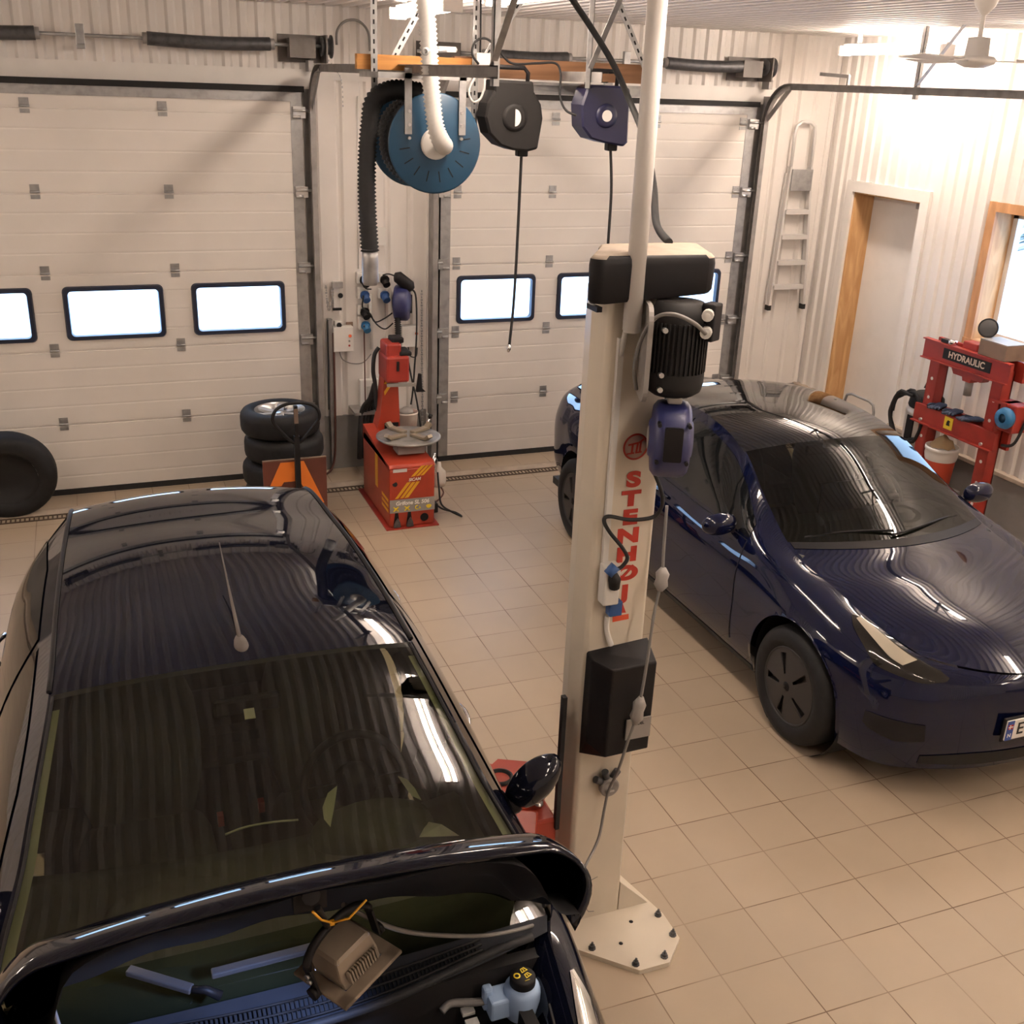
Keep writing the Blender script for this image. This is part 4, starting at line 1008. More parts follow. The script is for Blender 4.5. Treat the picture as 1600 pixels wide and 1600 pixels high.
    lab(obj('emblem_disc', MB().lathe([(0,-.0006),(.044,-.0006),(.044,.0002),(0,.0002)], F, 40), mat('pinkish_disc', (.46,.30,.25), .4), r), 'dusky pink disc behind the emblem')
    # carriage edge and red carriage on the car side
    obj('carriage_strip', MB().box((-.856,-.715,.50),(-.838,-.690,1.13)), M['rubber'], r)
    ca = obj('carriage', MB().box((-.99,-.70,.36),(-.842,-.46,.545)), M['red2'], r, bevel=.012)
    m = MB().prism([(-.13,-.10),(.05,-.12),(.12,-.02),(.10,.16),(-.02,.22),(-.15,.12)], TR(-.93,-.50,.545), .035); arm = obj('lift_arm', m, M['red2'], r, bevel=.008)
    m = MB().beam((-.96,-.42,.52), (-1.12,-.10,.46), .13, .10); m.beam((-.96,-.62,.52), (-1.20,-1.15,.42), .12, .09); obj('arm_beam', m, M['red2'], arm, bevel=.008)
    for q in ((-0.775, -0.517, 0.585), (-0.901, -0.636, 0.585)): obj('arm_bolt', MB().lathe([(.020,0),(.018,.008),(0,.012)], TR(Vector(q)), 14), M['steel'], arm)
    q = Vector((-0.990, -0.415, 0.560)); m = MB().lathe([(.045,-.10),(.045,0),(.058,.0),(.058,.03),(.045,.034),(.040,.015),(0,.012)], TR(q), 24); lab(obj('lift_pad', m, M['blackm'], arm), 'round black lift pad with raised rim')
    # control housing
    prf = [(-.75,.86),(-.865,.955),(-.870,1.30),(-.75,1.372)]
    m = MB(); x0, x1 = -.775, -.53
    V = [(x0-.012,-.75,.885),(x0+.045,-.862,.925),(x0+.045,-.870,1.318),(x0-.012,-.75,1.345),(x1+.004,-.75,.885),(x1-.010,-.855,.925),(x1-.010,-.862,1.318),(x1+.004,-.75,1.365),
         (x0-.012,-.80,.97),(x0-.012,-.80,1.335)]
    m.add(V, [(1,5,6,2),(2,6,7,3),(0,4,5,1),(5,4,7,6),(1,2,9,8),(0,1,8),(0,8,9,3),(9,2,3)])
    cb = obj('control_housing', m, M['black'], r, bevel=.006)
    obj('rating_plate', MB().box((-.655,-.872,.995),(-.548,-.866,1.085)), M['greyp'], cb)
    obj('plate_print', text_mb('MODEL', .016, FRM((-.605,-.8725,1.062), (1,0,0), (0,0,1)), .0006, .0004), M['blackink'], cb)
    # socket box with the plug taped into it
    sb = obj('socket_box', MB().box((-0.762, -0.751, 1.561), (-0.698, -0.810, 1.722)), M['pvc'], r, bevel=.008)
    m = MB().tube(spl([(-0.716, -0.760, 1.494), (-0.714, -0.760, 1.431), (-0.695, -0.770, 1.369)]), .011, 8); obj('supply_cable', m, M['pvc'], sb)
    m = MB().box((-0.728, -0.760, 1.507), (-0.675, -0.800, 1.567)); lab(obj('plug_tape', m, M['plug'], sb, bevel=.005), 'blue tape around the lower plug')
    m = MB().tube([(-0.738, -0.815, 1.706), (-0.730, -0.820, 1.676), (-0.725, -0.815, 1.639)], [.013,.024,.020], 12); pg = obj('plug', m, M['blackm'], sb)
    lab(obj('plug_collar', MB().tube([(-0.756, -0.815, 1.696), (-0.727, -0.815, 1.728)], .020, 10), M['plug'], pg), 'blue plug collar')
    # rope guide with three stubs
    q = Vector((-0.659, -0.790, 0.717)); F = FRM(q, (1,0,0), (0,0,1))
    m = MB().lathe([(0,-.035),(.030,-.035),(.042,-.02),(.042,.0),(.034,.006),(.026,-.004),(0,-.004)], F, 24); g = obj('valve_body', m, M['greyp'], r)
    for a in (2.5, 1.85, 1.1): obj('valve_stub', MB().cyl(F @ Vector((.03*math.cos(a),.03*math.sin(a),-.02)), F @ Vector((.078*math.cos(a),.078*math.sin(a),-.012)), .015, 12), M['spring'], g)
    obj('valve_slot', MB().cbox(F @ Vector((.0,-.012,.004)), (.035,.006,.010)), M['steel'], g)
    return r
POST = post()
# white vertical pipe coming down from the ceiling to the post
m = MB().cyl((-.738,-.815,2.60), (-.738,-.815,ZC), .031, 24)
m.lathe([(.031,2.60),(.026,2.592),(0,2.592)], TR(-.738,-.815,0), 24)
tag(obj('ceiling_pipe', m, M['white']), 'white vertical pipe running from the ceiling down onto the lift post', 'pipe')
# hose or cable reel hung on the right of the post
def drum_reel(name, label, cat, c, ax, R, W, mats, slot=True, group=None):
    r = thing(name, label, cat, c, group); ax = Vector(ax).normalized(); up = Vector((0,0,1)); f = ax.cross(up).normalized()
    F = Matrix(((f.x,up.x,ax.x,c[0]),(f.y,up.y,ax.y,c[1]),(f.z,up.z,ax.z,c[2]),(0,0,0,1)))
    m = MB().lathe([(0,-W/2-.012),(R*.45,-W/2-.012),(R*.55,-W/2),(R*.86,-W/2),(R*.97,-W/2+.012),(R,-W/2+.03),(R,W/2-.03),(R*.97,W/2-.012),(R*.86,W/2),(R*.55,W/2),(R*.45,W/2+.012),(0,W/2+.012)], F, 40)
    obj('reel_drum', m, mats[0], r)
    return r, F
PR, F = drum_reel('cable_reel', 'dusty blue cable reel hung on the side of the lift post', 'cable reel', (-.592,-.885,2.228), (.90,-.42,.0), .135, .125, [M['bluepl']])
m = MB().cbox(F @ Vector((-.0,.165,0)), (.10,.06,.05), F.to_3x3()); obj('reel_hanger', m, M['greyp'], PR, bevel=.008)
FF = F
m = MB().prism(rrect(.062,.120,.006,3), FRM(F @ Vector((.131,.02,.0)), F.to_3x3() @ Vector((0,0,1)), F.to_3x3() @ Vector((0,1,0))), .010)
lab(obj('reel_window', m, M['black'], PR), 'black opening showing the wound cable')
for s in (-.05,.05):
    for h in (.085,-.045): obj('reel_screw', MB().cyl(F @ Vector((.10,h,s)), F @ Vector((.138,h,s)), .007, 8), M['black'], PR)
lab(obj('reel_badge', MB().cyl(F @ Vector((0,0,-.075)), F @ Vector((0,0,-.078)), .04, 20), M['greyp'], PR), 'pale round badge on the reel side')
m = MB().tube(spl([(-0.629, -0.860, 2.100), (-0.578, -0.840, 2.008), (-0.561, -0.820, 1.944), (-0.582, -0.800, 1.898), (-0.674, -0.800, 1.898), (-0.761, -0.800, 1.921), (-0.780, -0.800, 1.905), (-0.753, -0.800, 1.857), (-0.699, -0.800, 1.792), (-0.679, -0.810, 1.751), (-0.700, -0.815, 1.722), (-0.723, -0.815, 1.712)]), .0075, 8)
obj('reel_lead', m, M['rubber'], PR)
# extension cord: hangs past the housing, through the guide and over to the work lamp
CORD = [(-0.546, -0.830, 1.951), (-0.553, -0.850, 1.783), (-0.561, -0.870, 1.676), (-0.591, -0.890, 1.545), (-0.614, -0.910, 1.343), (-0.635, -0.915, 1.154), (-0.656, -0.900, 1.020), (-0.667, -0.860, 0.853), (-0.675, -0.810, 0.719), (-0.693, -0.820, 0.640), (-0.730, -0.860, 0.537), (-0.826, -0.950, 0.500)]
m = MB().tube(spl(CORD + [(-0.981, -1.150, 0.584), (-1.185, -1.450, 0.786), (-1.362, -1.650, 0.976), (-1.546, -1.800, 1.134), (-1.712, -1.900, 1.271), (-1.883, -2.020, 1.451), (-2.02,-2.06,1.60)]), .006, 8)
C_ = tag(obj('extension_cord', m, M['grey']), 'grey extension cord hanging down the lift post toward the raised bonnet', 'cord')
for q, L in ((2,.045),(5,.06)):
    a = Vector(CORD[q]); d = (Vector(CORD[q+1])-Vector(CORD[q-1])).normalized()
    m = MB().tube([a-d*L, a-d*L*.5, a, a+d*L*.5, a+d*L], [.010,.026,.022,.027,.010], 10); o = obj('cord_coupling', m, M['greyp'], C_)

# ---------------------------------------------------------------- work lamp hung from the bonnet
def worklamp():
    c = Vector((-2.025,-2.11,1.485)); r = thing('work_lamp', 'dusty beige floodlight hanging under the open bonnet by an orange zip tie', 'work light', c)
    F = TR(c) @ RZ(-1.05) @ RX(.22) @ RY(-.10) @ Matrix.Scale(.72, 4)
    def B(a, b, **k): return MB().box(a, b).xf(F)
    m = MB()                                                            # flared reflector housing
    def ring(w, h, z, x=0): return [F @ Vector((x+sx*w/2, sy*h/2, z)) for sx, sy in ((-1,-1),(1,-1),(1,1),(-1,1))]
    R_ = [ring(.115,.125,.098), ring(.132,.145,.088), ring(.142,.160,.026), ring(.150,.155,.004), ring(.150,.155,-.012)]
    for a, b in zip(R_, R_[1:]):
        m.add(a+b, [(i, (i+1) % 4, 4+(i+1) % 4, 4+i) for i in range(4)])
    m.add(R_[0], [(0,1,2,3)]); lab(obj('lamp_housing', m, M['dusty'], r, bevel=.006), 'dusty beige die cast lamp housing')
    for sx in (-1, 1):
        m = MB()
        for k in range(11): m.merge(B((sx*.084-.008,-.057+.011*k,.006),(sx*.084+.008,-.051+.011*k,.052)))
        m.merge(B((sx*.074-.002,-.057,.006),(sx*.074+.002,.066,.046))); obj('cooling_fins', m, M['dusty'], r)
    m = MB()
    for a in (((-.125,-.125,-.020),(-.075,.125,-.006)), ((.078,-.125,-.020),(.125,.125,-.006)), ((-.125,-.125,-.020),(.125,-.078,-.006)), ((-.125,.078,-.020),(.125,.125,-.006))): m.merge(B(*a))
    fr = obj('lamp_frame', m, M['dusty'], r, bevel=.003)
    obj('lamp_glass', B((-.10,-.10,-.018),(.10,.10,-.012)), glass('lamp_front_glass', (.9,.93,1.0), 1.45), fr)
    obj('lamp_emitter', B((-.05,-.015,-.006),(.05,.015,.0)), emit('cold_lamp_element', (.62,.74,1.0), 25), r)
    m = MB()                                                            # bracket: two arms and a bow above
    for s in (-1, 1): m.merge(B((-.018,s*.132-.004,-.01),(.018,s*.132+.004,.10)))
    P = [F @ Vector((0, .132*math.cos(a), .10+.075*math.sin(a))) for a in np.linspace(0, PI, 13)]
    m.tube(P, .010, 6); br = obj('lamp_bracket', m, M['black'], r)
    for s in (-1, 1): obj('bracket_knob', MB().cyl(F @ Vector((0,s*.136,.0)), F @ Vector((0,s*.152,.0)), .016, 10), M['black'], br)
    for z in (.05,.075): obj('bracket_screw', MB().cyl(F @ Vector((0,-.136,z)), F @ Vector((0,-.146,z)), .007, 8), M['steel'], br)
    top = F @ Vector((0,-.02,.175)); hk = HOOD(.02,.93,.075)
    m = MB().tube(spl([top, top.lerp(hk,.5)+Vector((.0,-.01,0)), hk]), [.008]*17, 6); obj('lamp_strap', m, M['black'], br)
    k = top.lerp(hk,.45) + Vector((.015,-.02,0))
    m = MB().tube([hk+Vector((-.012,-.01,.0)), hk.lerp(k,.5)+Vector((-.01,-.012,0)), k], .0028, 6); m.tube([k, k+Vector((.035,-.012,.012)), k+Vector((.075,-.005,.045))], .0028, 6); m.cbox(k, (.010,.008,.010))
    lab(obj('zip_tie', m, mat('orange_zip_tie', (.70,.34,.02), .4), r), 'orange yellow zip tie')
    ld = bpy.data.lights.new('work_lamp_beam', 'SPOT'); ld.energy = 34; ld.color = (.38,.52,1.0); ld.spot_size = 1.9; ld.spot_blend = .5; ld.shadow_soft_size = .05
    lo = bpy.data.objects.new('work_lamp_beam', ld); COL.objects.link(lo); lo.parent = r
    q = F @ Vector((0,0,-.03)); lo.location = q - c; lo.rotation_euler = (.10, .55, 0)
worklamp()

# ---------------------------------------------------------------- door tracks, springs
def track(name, label, x, s, yend, hang):
    """galvanised track: up the jamb, round the bend, back under the ceiling. s: side of the jamb."""
    r = thing('door_track', label, 'door track', (x, 5.10, 0), 'overhead door tracks')
    R_, zt = .34, 3.39; P = [(5.085, .02), (5.085, zt-R_)] + [(5.085-R_+R_*math.cos(a), zt-R_+R_*math.sin(a)) for a in np.linspace(0, PI/2, 9)[1:]] + [(yend, zt)]
    m = MB()
    n = len(P); L = []
    for i, (y, z) in enumerate(P):
        a = P[max(i-1,0)]; b = P[min(i+1,n-1)]; d = Vector((0, b[0]-a[0], b[1]-a[1])).normalized(); nn = Vector((0, -d.z, d.y))
        L.append([Vector((x-s*.020,y,z))-nn*.022, Vector((x-s*.020,y,z))-nn*.028, Vector((x+s*.022,y,z))-nn*.028, Vector((x+s*.022,y,z))+nn*.028, Vector((x-s*.020,y,z))+nn*.028, Vector((x-s*.020,y,z))+nn*.022, Vector((x+s*.018,y,z))+nn*.022, Vector((x+s*.018,y,z))-nn*.022, Vector((x-s*.020,y,z))-nn*.022])
    m.grid([[tuple(q) for q in row] for row in L], smooth=False); obj('track_rail', m, M['track'], r)
    m = MB().box((x+s*.02, 5.06, .0), (x+s*.026, 5.185, 3.30)); m.box((x-s*.05, 5.178, 0), (x+s*.026, 5.185, 3.30)); obj('jamb_angle', m, M['track'], r)
    m = MB().box((x-.02, 5.055, 3.36), (x+.02, 5.17, 3.44)); m.beam((x, 5.05, 3.10), (x, 4.74, 3.375), .006, .05); obj('track_gusset', m, M['track'], r)
    for y in hang:
        m = MB().box((x+s*.028, y-.018, 3.33), (x+s*.032, y+.018, ZC)); m.box((x+s*.028, y-.018, 3.33), (x+s*.06, y-.014, ZC))
        obj('hanger', m, M['galv'], r)
        obj('hanger_brace', MB().beam((x+s*.034, y, 3.42), (x+s*.034, y-.42, ZC-.02), .004, .032, up=(1,0,0)), M['galv'], r)
    return r
track('t', 'grey door track running overhead left of the blue exhaust reel', -.63, 1, .90, (1.0,))
track('t', 'door track at the left jamb of the right overhead door', .405, -1, 1.9, (2.05,))
track('t', 'door track curving overhead near the aluminium ladder', 3.60, 1, 1.2, (3.15, 1.4))
def spring_shaft(x0, x1, springs, bearings, label, y=5.05, z=3.545):
    r = thing('torsion_shaft', label, 'door spring', ((x0+x1)/2, y, z), 'door torsion springs')
    obj('shaft', MB().cyl((x0-.05, y, z), (x1+.05, y, z), .013, 10), M['galv'], r)
    for a, b in springs:
        n = int((b-a)/.012); P = []; R_ = []
        for i in range(n*2+1): P.append((a+(b-a)*i/(n*2), y-.0, z-.012*math.sin(PI*i/(n*2)))); R_.append(.050 if i % 2 else .046)
        s = obj('torsion_spring', MB().tube(P, R_, 14), M['spring'], r)
        for e in (a, b): obj('spring_cone', MB().cyl((e-.03, y, z), (e+.03, y, z), .040, 12), M['track'], s)
    for x in bearings: obj('centre_bearing', MB().box((x-.03, y-.03, z-.06), (x+.03, y+.01, z+.075)).box((x-.03, y-.03, z-.09), (x+.03, 5.19, z-.06)), M['galv'], r, bevel=.004)
    for x, s in ((x0, 1), (x1, -1)):
        m = MB().box((x-.006+s*.02, y-.09, z-.12), (x+.006+s*.02, 5.19, z+.08)); m.box((x-s*.02, 5.175, z-.12), (x+s*.36, 5.19, z+.08)); m.box((x+s*.10, y-.05, z-.09), (x+s*.30, y+.08, z+.05)) 
        b = obj('end_bracket', m, M['bracket'], r)
        obj('cable_drum', MB().lathe([(.0,-.03),(.075,-.03),(.068,-.02),(.055,.0),(.06,.04),(.085,.045),(.085,.055),(0,.055)], FRM((x+s*.02, y, z), (0,1,0), (0,0,1), (1,0,0)), 24), M['spring'], b)
    return r
spring_shaft(-3.75, -.50, [(-3.45,-2.60),(-1.84,-.94)], (-2.30,), 'dark torsion spring shaft over the left overhead door')
spring_shaft(.28, 3.56, [(.82,1.55),(2.50,3.30)], (2.10,), 'dark torsion spring shaft over the right overhead door')
# door stop arm above the right track
m = MB().tube([(3.472, 4.900, 3.584), (3.70,4.72,3.60), (3.66,4.42,3.53)], .003, 5)
m = MB().beam((3.615,4.35,3.50), (3.615,3.95,3.485), .012, .028); m.box((3.605,3.945,3.40), (3.625,3.965,3.495))
tag(obj('door_stop', m, M['track']), 'small spring stop bar on top of the track near the ladder', 'door hardware')

# ---------------------------------------------------------------- beam and hangers carrying the reels
BY = 2.42
r = thing('hanging_beam', 'orange brown timber beam hung on slotted steel angles', 'beam', (.02, BY, 3.40))
m = MB().box((-.89, BY, 3.385), (-.20, BY+.05, 3.465)); lab(obj('beam_board', m, M['beam'], r), 'bright orange left part of the beam')
m = MB().box((-.30, BY+.05, 3.365), (1.02, BY+.10, 3.475)); lab(obj('beam_board', m, M['shadebeam'], r), 'right part of the beam, coloured browner for the shadow on it')
def angle(a, b, name='slotted_angle', w=.036):
    a = Vector(a); b = Vector(b); m = MB().beam(a, b, w, .004, up=(0,-1,0)); d = (b-a).normalized(); s = d.cross(Vector((0,-1,0))).normalized()
    m.beam(a+s*w/2+Vector((0,.018,0)), b+s*w/2+Vector((0,.018,0)), .004, w, up=(0,-1,0))
    o = obj(name, m, M['galv'], r); k = MB(); L = (b-a).length; t = .03
    while t < L-.03:
        q = a + d*t; k.cbox(q+Vector((0,-.0025,0)), (.010,.002,.024), Matrix((s, Vector((0,1,0)), d)).transposed()); t += .05
    obj('slot_row', k, M['black'], o)
for x, z0 in ((-.80,3.20), (-.20,3.10), (.98,3.36)): angle((x, BY-.03, z0), (x, BY-.03, ZC))
angle((-.68, BY+.02, 3.44), (-.42, BY+.02, ZC)); angle((-.16, BY-.02, 3.44), (.14, BY-.02, ZC)); angle((.92, BY-.02, 3.44), (.66, BY-.02, ZC))
m = MB().box((.02, BY+.10, 3.335), (1.00, BY+.14, 3.352)); m.box((.02, BY+.10, 3.285), (1.00, BY+.14, 3.302)); m.box((.02,BY+.135,3.285),(1.0,BY+.14,3.352)); obj('mounting_rail', m, M['galv'], r)
m = MB().cbox((.72, BY+.09, 3.32), (.05,.03,.10)); obj('rail_clamp', m, M['galv'], r)
# junction box on the beam with its leads
t = thing('junction_box', 'pale grey junction box at the end of the door track below the beam', 'junction box', (-0.153, 2.360, 3.439))
obj('box_body', MB().cbox((-0.153, 2.360, 3.445), (.115,.05,.105)), M['pvc'], t, bevel=.008)
obj('box_lead', MB().tube(spl([(-0.195, 2.360, 3.386), (-0.250, 2.340, 3.298), (-0.233, 2.330, 3.236), (-0.186, 2.330, 3.248), (-0.160, 2.330, 3.318), (-0.158, 2.340, 3.377)]), .007, 7), M['pvc'], t)
obj('box_lead', MB().tube(spl([(-0.199, 2.330, 3.437), (-0.242, 2.320, 3.486), (-0.228, 2.320, 3.550), (-0.167, 2.320, 3.573), (-0.100, 2.320, 3.536), (-0.034, 2.330, 3.471), (0.026, 2.330, 3.446), (0.171, 2.340, 3.455), (0.285, 2.340, 3.459), (0.317, 2.330, 3.404), (0.299, 2.280, 3.281), (0.323, 2.240, 3.205), (0.373, 2.200, 3.179)]), .007, 7), M['rubber'], t)
obj('box_lead', MB().tube([(-0.185, 2.350, 3.485), (-0.184, 2.350, 3.573), (-0.185, 2.360, 3.772)], .006, 6), M['rubber'], t)

# ---------------------------------------------------------------- exhaust hose reel
EC = Vector((-.515, 2.20, 3.008))
t = thing('exhaust_hose_reel', 'big blue exhaust extraction reel with black ribbed hose', 'hose reel', EC)
F = FRM(EC, (1,0,0), (0,0,1))
def disc(nm, d0, d1, R_, mt):
    return obj(nm, MB().lathe([(.06,d0),(R_-.01,d0),(R_,d0+.006),(R_,d1-.006),(R_-.01,d1),(.06,d1)], F, 56), mt, t)
fd = disc('reel_disc', .045, .06, .272, M['bluereel']); disc('reel_disc', -.36, -.345, .272, M['bluereel'])
for k in range(9):
    a = PI + PI*k/8.0 + .15; m = MB().beam(F @ Vector((.15*math.cos(a), .15*math.sin(a), .0605)), F @ Vector((.21*math.cos(a), .21*math.sin(a), .0605)), .006, .003, up=(0,-1,0)); obj('disc_slot', m, M['black'], fd)
obj('reel_hub', MB().lathe([(.0,.0),(.085,.0),(.085,.075),(.075,.08),(0,.08)], F, 28), M['pvc'], t)
P = []
for k in range(int(2.9*40)+1):
    a = 2*PI*k/40; P.append(F @ Vector((.21*math.cos(-a+PI*.98), .21*math.sin(-a+PI*.98), -.295+.30*k/(2.9*40)*.93)))
Q, R_ = ribbed(P, .047, .022, .005); obj('wound_hose', MB().tube(Q, R_, 12), M['rubber'], t)
P = spl([F @ Vector((-.02,.265,-.17)), F @ Vector((-.18,.275,-.15)), F @ Vector((-.30,.22,-.12)), F @ Vector((-.335,.10,-.10)), F @ Vector((-.355,-.10,-.10)), F @ Vector((-.358,-.35,-.10)), F @ Vector((-.345,-.61,-.10))], 10)
Q, R_ = ribbed(P, .050, .022, .006); obj('hanging_hose', MB().tube(Q, R_, 16), M['rubber'], t)
b = P[-1]; obj('exhaust_nozzle', MB().lathe([(.0,0.01),(.046,.01),(.048,-.04),(.048,-.18),(.040,-.20),(.0,-.205)], TR(b), 20), M['galv'], t)
for x in (-.16, .155): obj('reel_bracket', MB().box((EC.x+x-.02, EC.y-.075, EC.z+.05), (EC.x+x+.02, EC.y-.062, 3.40)), M['galv'], t)
obj('bracket_bar', MB().box((EC.x-.33, EC.y-.075, 3.345), (EC.x+.20, EC.y+.36, 3.375)), M['galv'], t)
for x in (-.155, .15):
    for z in (.17, .10, .03): obj('reel_bolt', MB().cyl(F @ Vector((x,z,.06)), F @ Vector((x,z,.083)), .009, 8), M['steel'], t)
# white duct feeding the hub
P = spl([(-0.647, 2.000, 3.910), (-0.636, 2.000, 3.791), (-0.610, 2.000, 3.640), (-0.595, 2.000, 3.454), (-0.582, 1.990, 3.263), (-0.561, 1.980, 3.100), (-0.518, 2.010, 3.026), (-0.474, 2.100, 3.001), (-0.478, 2.160, 3.004)], 10)
Q, R_ = ribbed(P, .045, .022, .006)
tag(obj('flexible_duct', MB().tube(Q, R_, 18), M['pvc']), 'white ribbed exhaust duct dropping from the ceiling to the blue reel hub', 'duct')
m = MB().cbox((-0.482, 2.050, 3.500), (.10,.02,.028)); m.cyl((-0.645, 1.940, 3.483), (-0.415, 2.100, 3.500), .012, 8); m.lathe([(.012,0),(.022,0),(.022,.01),(.012,.01)], FRM((-0.641, 1.930, 3.483), (1,0,0), (0,0,1)), 14)
tag(obj('duct_clamp', m, M['galv']), 'small steel clamp arm holding the white ribbed duct', 'clamp')

# ---------------------------------------------------------------- two hanging cable reels
def cable_reel(label, c, R_, mt, square, lab_half, leadpts, tip):
    c = Vector(c); t = thing('cable_reel', label, 'cable reel', c, 'cable reels under the beam'); F = FRM(c, (1,0,0), (0,0,1))
    if square: out = [(-R_*1.0+.0, R_*.35), (-R_*.80, R_*.95), (-R_*.6, R_*1.02), (R_*.75, R_*1.02), (R_*.92, R_*.9), (R_*.96, -R_*.9), (R_*.80, -R_*1.05), (R_*.5, -R_*1.0), (R_*.0, -R_*.93), (-R_*.55, -R_*.80), (-R_*.92, -R_*.40)]
    else: out = [(-R_*.70, R_*1.12), (R_*.62, R_*1.10), (R_*.66, R_*.80), (R_*.92, R_*.42), (R_*1.0, 0), (R_*.95, -R_*.35), (R_*.86, -R_*.95), (R_*.50, -R_*1.04), (0, -R_*1.0), (-R_*.45, -R_*.86), (-R_*.85, -R_*.50), (-R_*1.0, 0), (-R_*.92, R_*.42), (-R_*.70, R_*.80)]
    m = MB(); W = .085
    for d0, d1, s0, s1 in ((-W,-W+.012,.93,1),(-W+.012,W-.012,1,1),(W-.012,W,1,.93)):
        A = [F @ Vector((x*s0,y*s0,d0)) for x, y in out]; B = [F @ Vector((x*s1,y*s1,d1)) for x, y in out]; n = len(out)
        m.add(A+B, [(i, (i+1) % n, n+(i+1) % n, n+i) for i in range(n)])
    n = len(out); m.add([F @ Vector((x*.93,y*.93,W)) for x, y in out], [tuple(range(n))]); m.add([F @ Vector((x*.93,y*.93,-W)) for x, y in out], [tuple(range(n))[::-1]])
    b = obj('reel_case', m, mt, t, bevel=.010)
    m = MB().lathe([(R_*.42,W-.002),(R_*.42,W+.006),(R_*.30,W+.010),(0,W+.010)], F, 36); h = obj('case_boss', m, mt, b)
    a0, a1 = (-PI/2, PI/2) if lab_half else (0, 2*PI)
    m = MB().add([F @ Vector((0,0,W+.0112))] + [F @ Vector((R_*.20*math.cos(a), R_*.26*math.sin(a) if lab_half else R_*.20*math.sin(a), W+.0112)) for a in np.linspace(a0, a1, 25)], [(0, i, i+1) for i in range(1, 25)])
    lab(obj('case_label', m, M['whiteink'], b), 'white label at the centre')
    P = [F @ Vector((x,y,0)) for x, y in ((-R_*.62,R_*.95),(-R_*.66,R_*1.35),(-R_*.52,R_*1.50),(R_*.46,R_*1.50),(R_*.60,R_*1.35),(R_*.58,R_*.95))]
    obj('hanging_bracket', MB().tube(P, .013, 8), M['black'], t)
    lo = F @ Vector((leadpts[0], -R_*1.02, 0)); obj('cable_outlet', MB().cbox(lo+Vector((0,0,-.01)), (.065,.06,.05)), M['black'], t, bevel=.008)
    P = [lo+Vector((0,0,-.03))] + [Vector(q) for q in leadpts[1:]]
    obj('cable_end', MB().tube(spl(P), .0095, 8), M['rubber'], t)
    if tip: q = Vector(leadpts[-1]); obj('cable_coupler', MB().tube([q, q+Vector((-.004,0,-.03)), q+Vector((-.006,0,-.05))], [.012,.014,.006], 10), M['chrome'], t)
    return t
cable_reel('black cable reel hanging between the blue exhaust reel and the beam end', (-0.018, 2.280, 3.156), .180, M['blackm'], False, True, [.085, (0.065, 2.280, 2.733), (0.060, 2.280, 2.352), (0.051, 2.280, 2.035), (0.034, 2.280, 1.799)], True)
cable_reel('smaller dark blue cable reel hanging left of the white ceiling pipe', (0.570, 2.280, 3.180), .165, M['navypl'], True, False, [.085, (0.679, 2.280, 2.733), (0.682, 2.280, 2.400), (0.690, 2.280, 2.177)], False)
# thick dark hose looping from the ceiling to the post head
P = spl([(-0.422, 0.700, 3.783), (-0.348, 0.700, 3.689), (-0.249, 0.700, 3.580), (-0.159, 0.650, 3.441), (-0.137, 0.500, 3.288), (-0.208, 0.200, 3.147), (-0.341, -0.150, 3.001), (-0.450, -0.400, 2.889), (-.515,-.62,2.855)], 10)
tag(obj('hanging_hose', MB().tube(P, .014, 10), M['rubber']), 'thick black hose curving from the ceiling behind the white pipe to the post head', 'hose')

# ---------------------------------------------------------------- ceiling fan by the right wall
c = Vector((2.043, 0.850, 3.541)); t = thing('ceiling_fan', 'white ceiling fan in the top right corner of the room', 'ceiling fan', c)
obj('fan_motor', MB().lathe([(0,-.035),(.05,-.033),(.095,-.015),(.105,.005),(.09,.02),(.06,.025),(.055,.11),(.02,.115),(0,.115)], TR(c), 28), M['white'], t)
obj('fan_rod', MB().cyl(c+Vector((0,0,.1)), Vector((c.x,c.y,ZC)), .012, 10), M['white'], t)
obj('fan_canopy', MB().lathe([(.015,ZC-.12-c.z),(.05,ZC-.08-c.z),(.08,ZC-c.z),(0,ZC-c.z)], TR(c), 20), M['white'], t)
for a in (-.72, 1.37, 3.46):
    d = Vector((math.cos(a), math.sin(a), 0)); e = Vector((-d.y, d.x, 0))
    m = MB().add([c+d*.20-e*.05+Vector((0,0,-.004)), c+d*.62-e*.065+Vector((0,0,-.004)), c+d*.62+e*.065+Vector((0,0,.012)), c+d*.20+e*.05+Vector((0,0,.010))], [(0,1,2,3)])
    o = obj('fan_blade', m, M['white'], t, solid=.006)
    obj('blade_arm', MB().beam(c+d*.09, c+d*.24, .03, .006), M['white'], o)
# ladder hung on the back wall beside the corner
t = thing('step_ladder', 'folded aluminium step ladder hanging on the back wall by the corner', 'ladder', (4.13, 5.13, 1.32))
top = Vector((4.075,5.13,3.08))
for s, xb, xt in ((-1, 3.93, 3.985), (1, 4.34, 4.215)):
    obj('ladder_stile', MB().beam((xb,5.14,1.34), (xt,5.14,2.68), .022, .055, up=(0,-1,0)), M['alu'], t)
    obj('rear_stile', MB().beam((xb+s*.012-.0,5.175,1.36), (xt+s*.01,5.175,2.62), .02, .03, up=(0,-1,0)), M['alu'], t)
    obj('ladder_foot', MB().cbox((xb,5.14,1.325), (.035,.06,.05)), M['blackm'], t)
P = [(3.985,5.135,2.55),(3.985,5.135,2.98),(4.0,5.135,3.05),(4.05,5.135,3.085),(4.15,5.135,3.085),(4.20,5.135,3.05),(4.215,5.135,2.98),(4.215,5.135,2.55)]
obj('hand_hoop', MB().tube(P, .017, 8), M['alu'], t)
obj('ladder_platform', MB().box((3.985,5.09,2.46), (4.22,5.105,2.66)), M['galv'], t, bevel=.003)
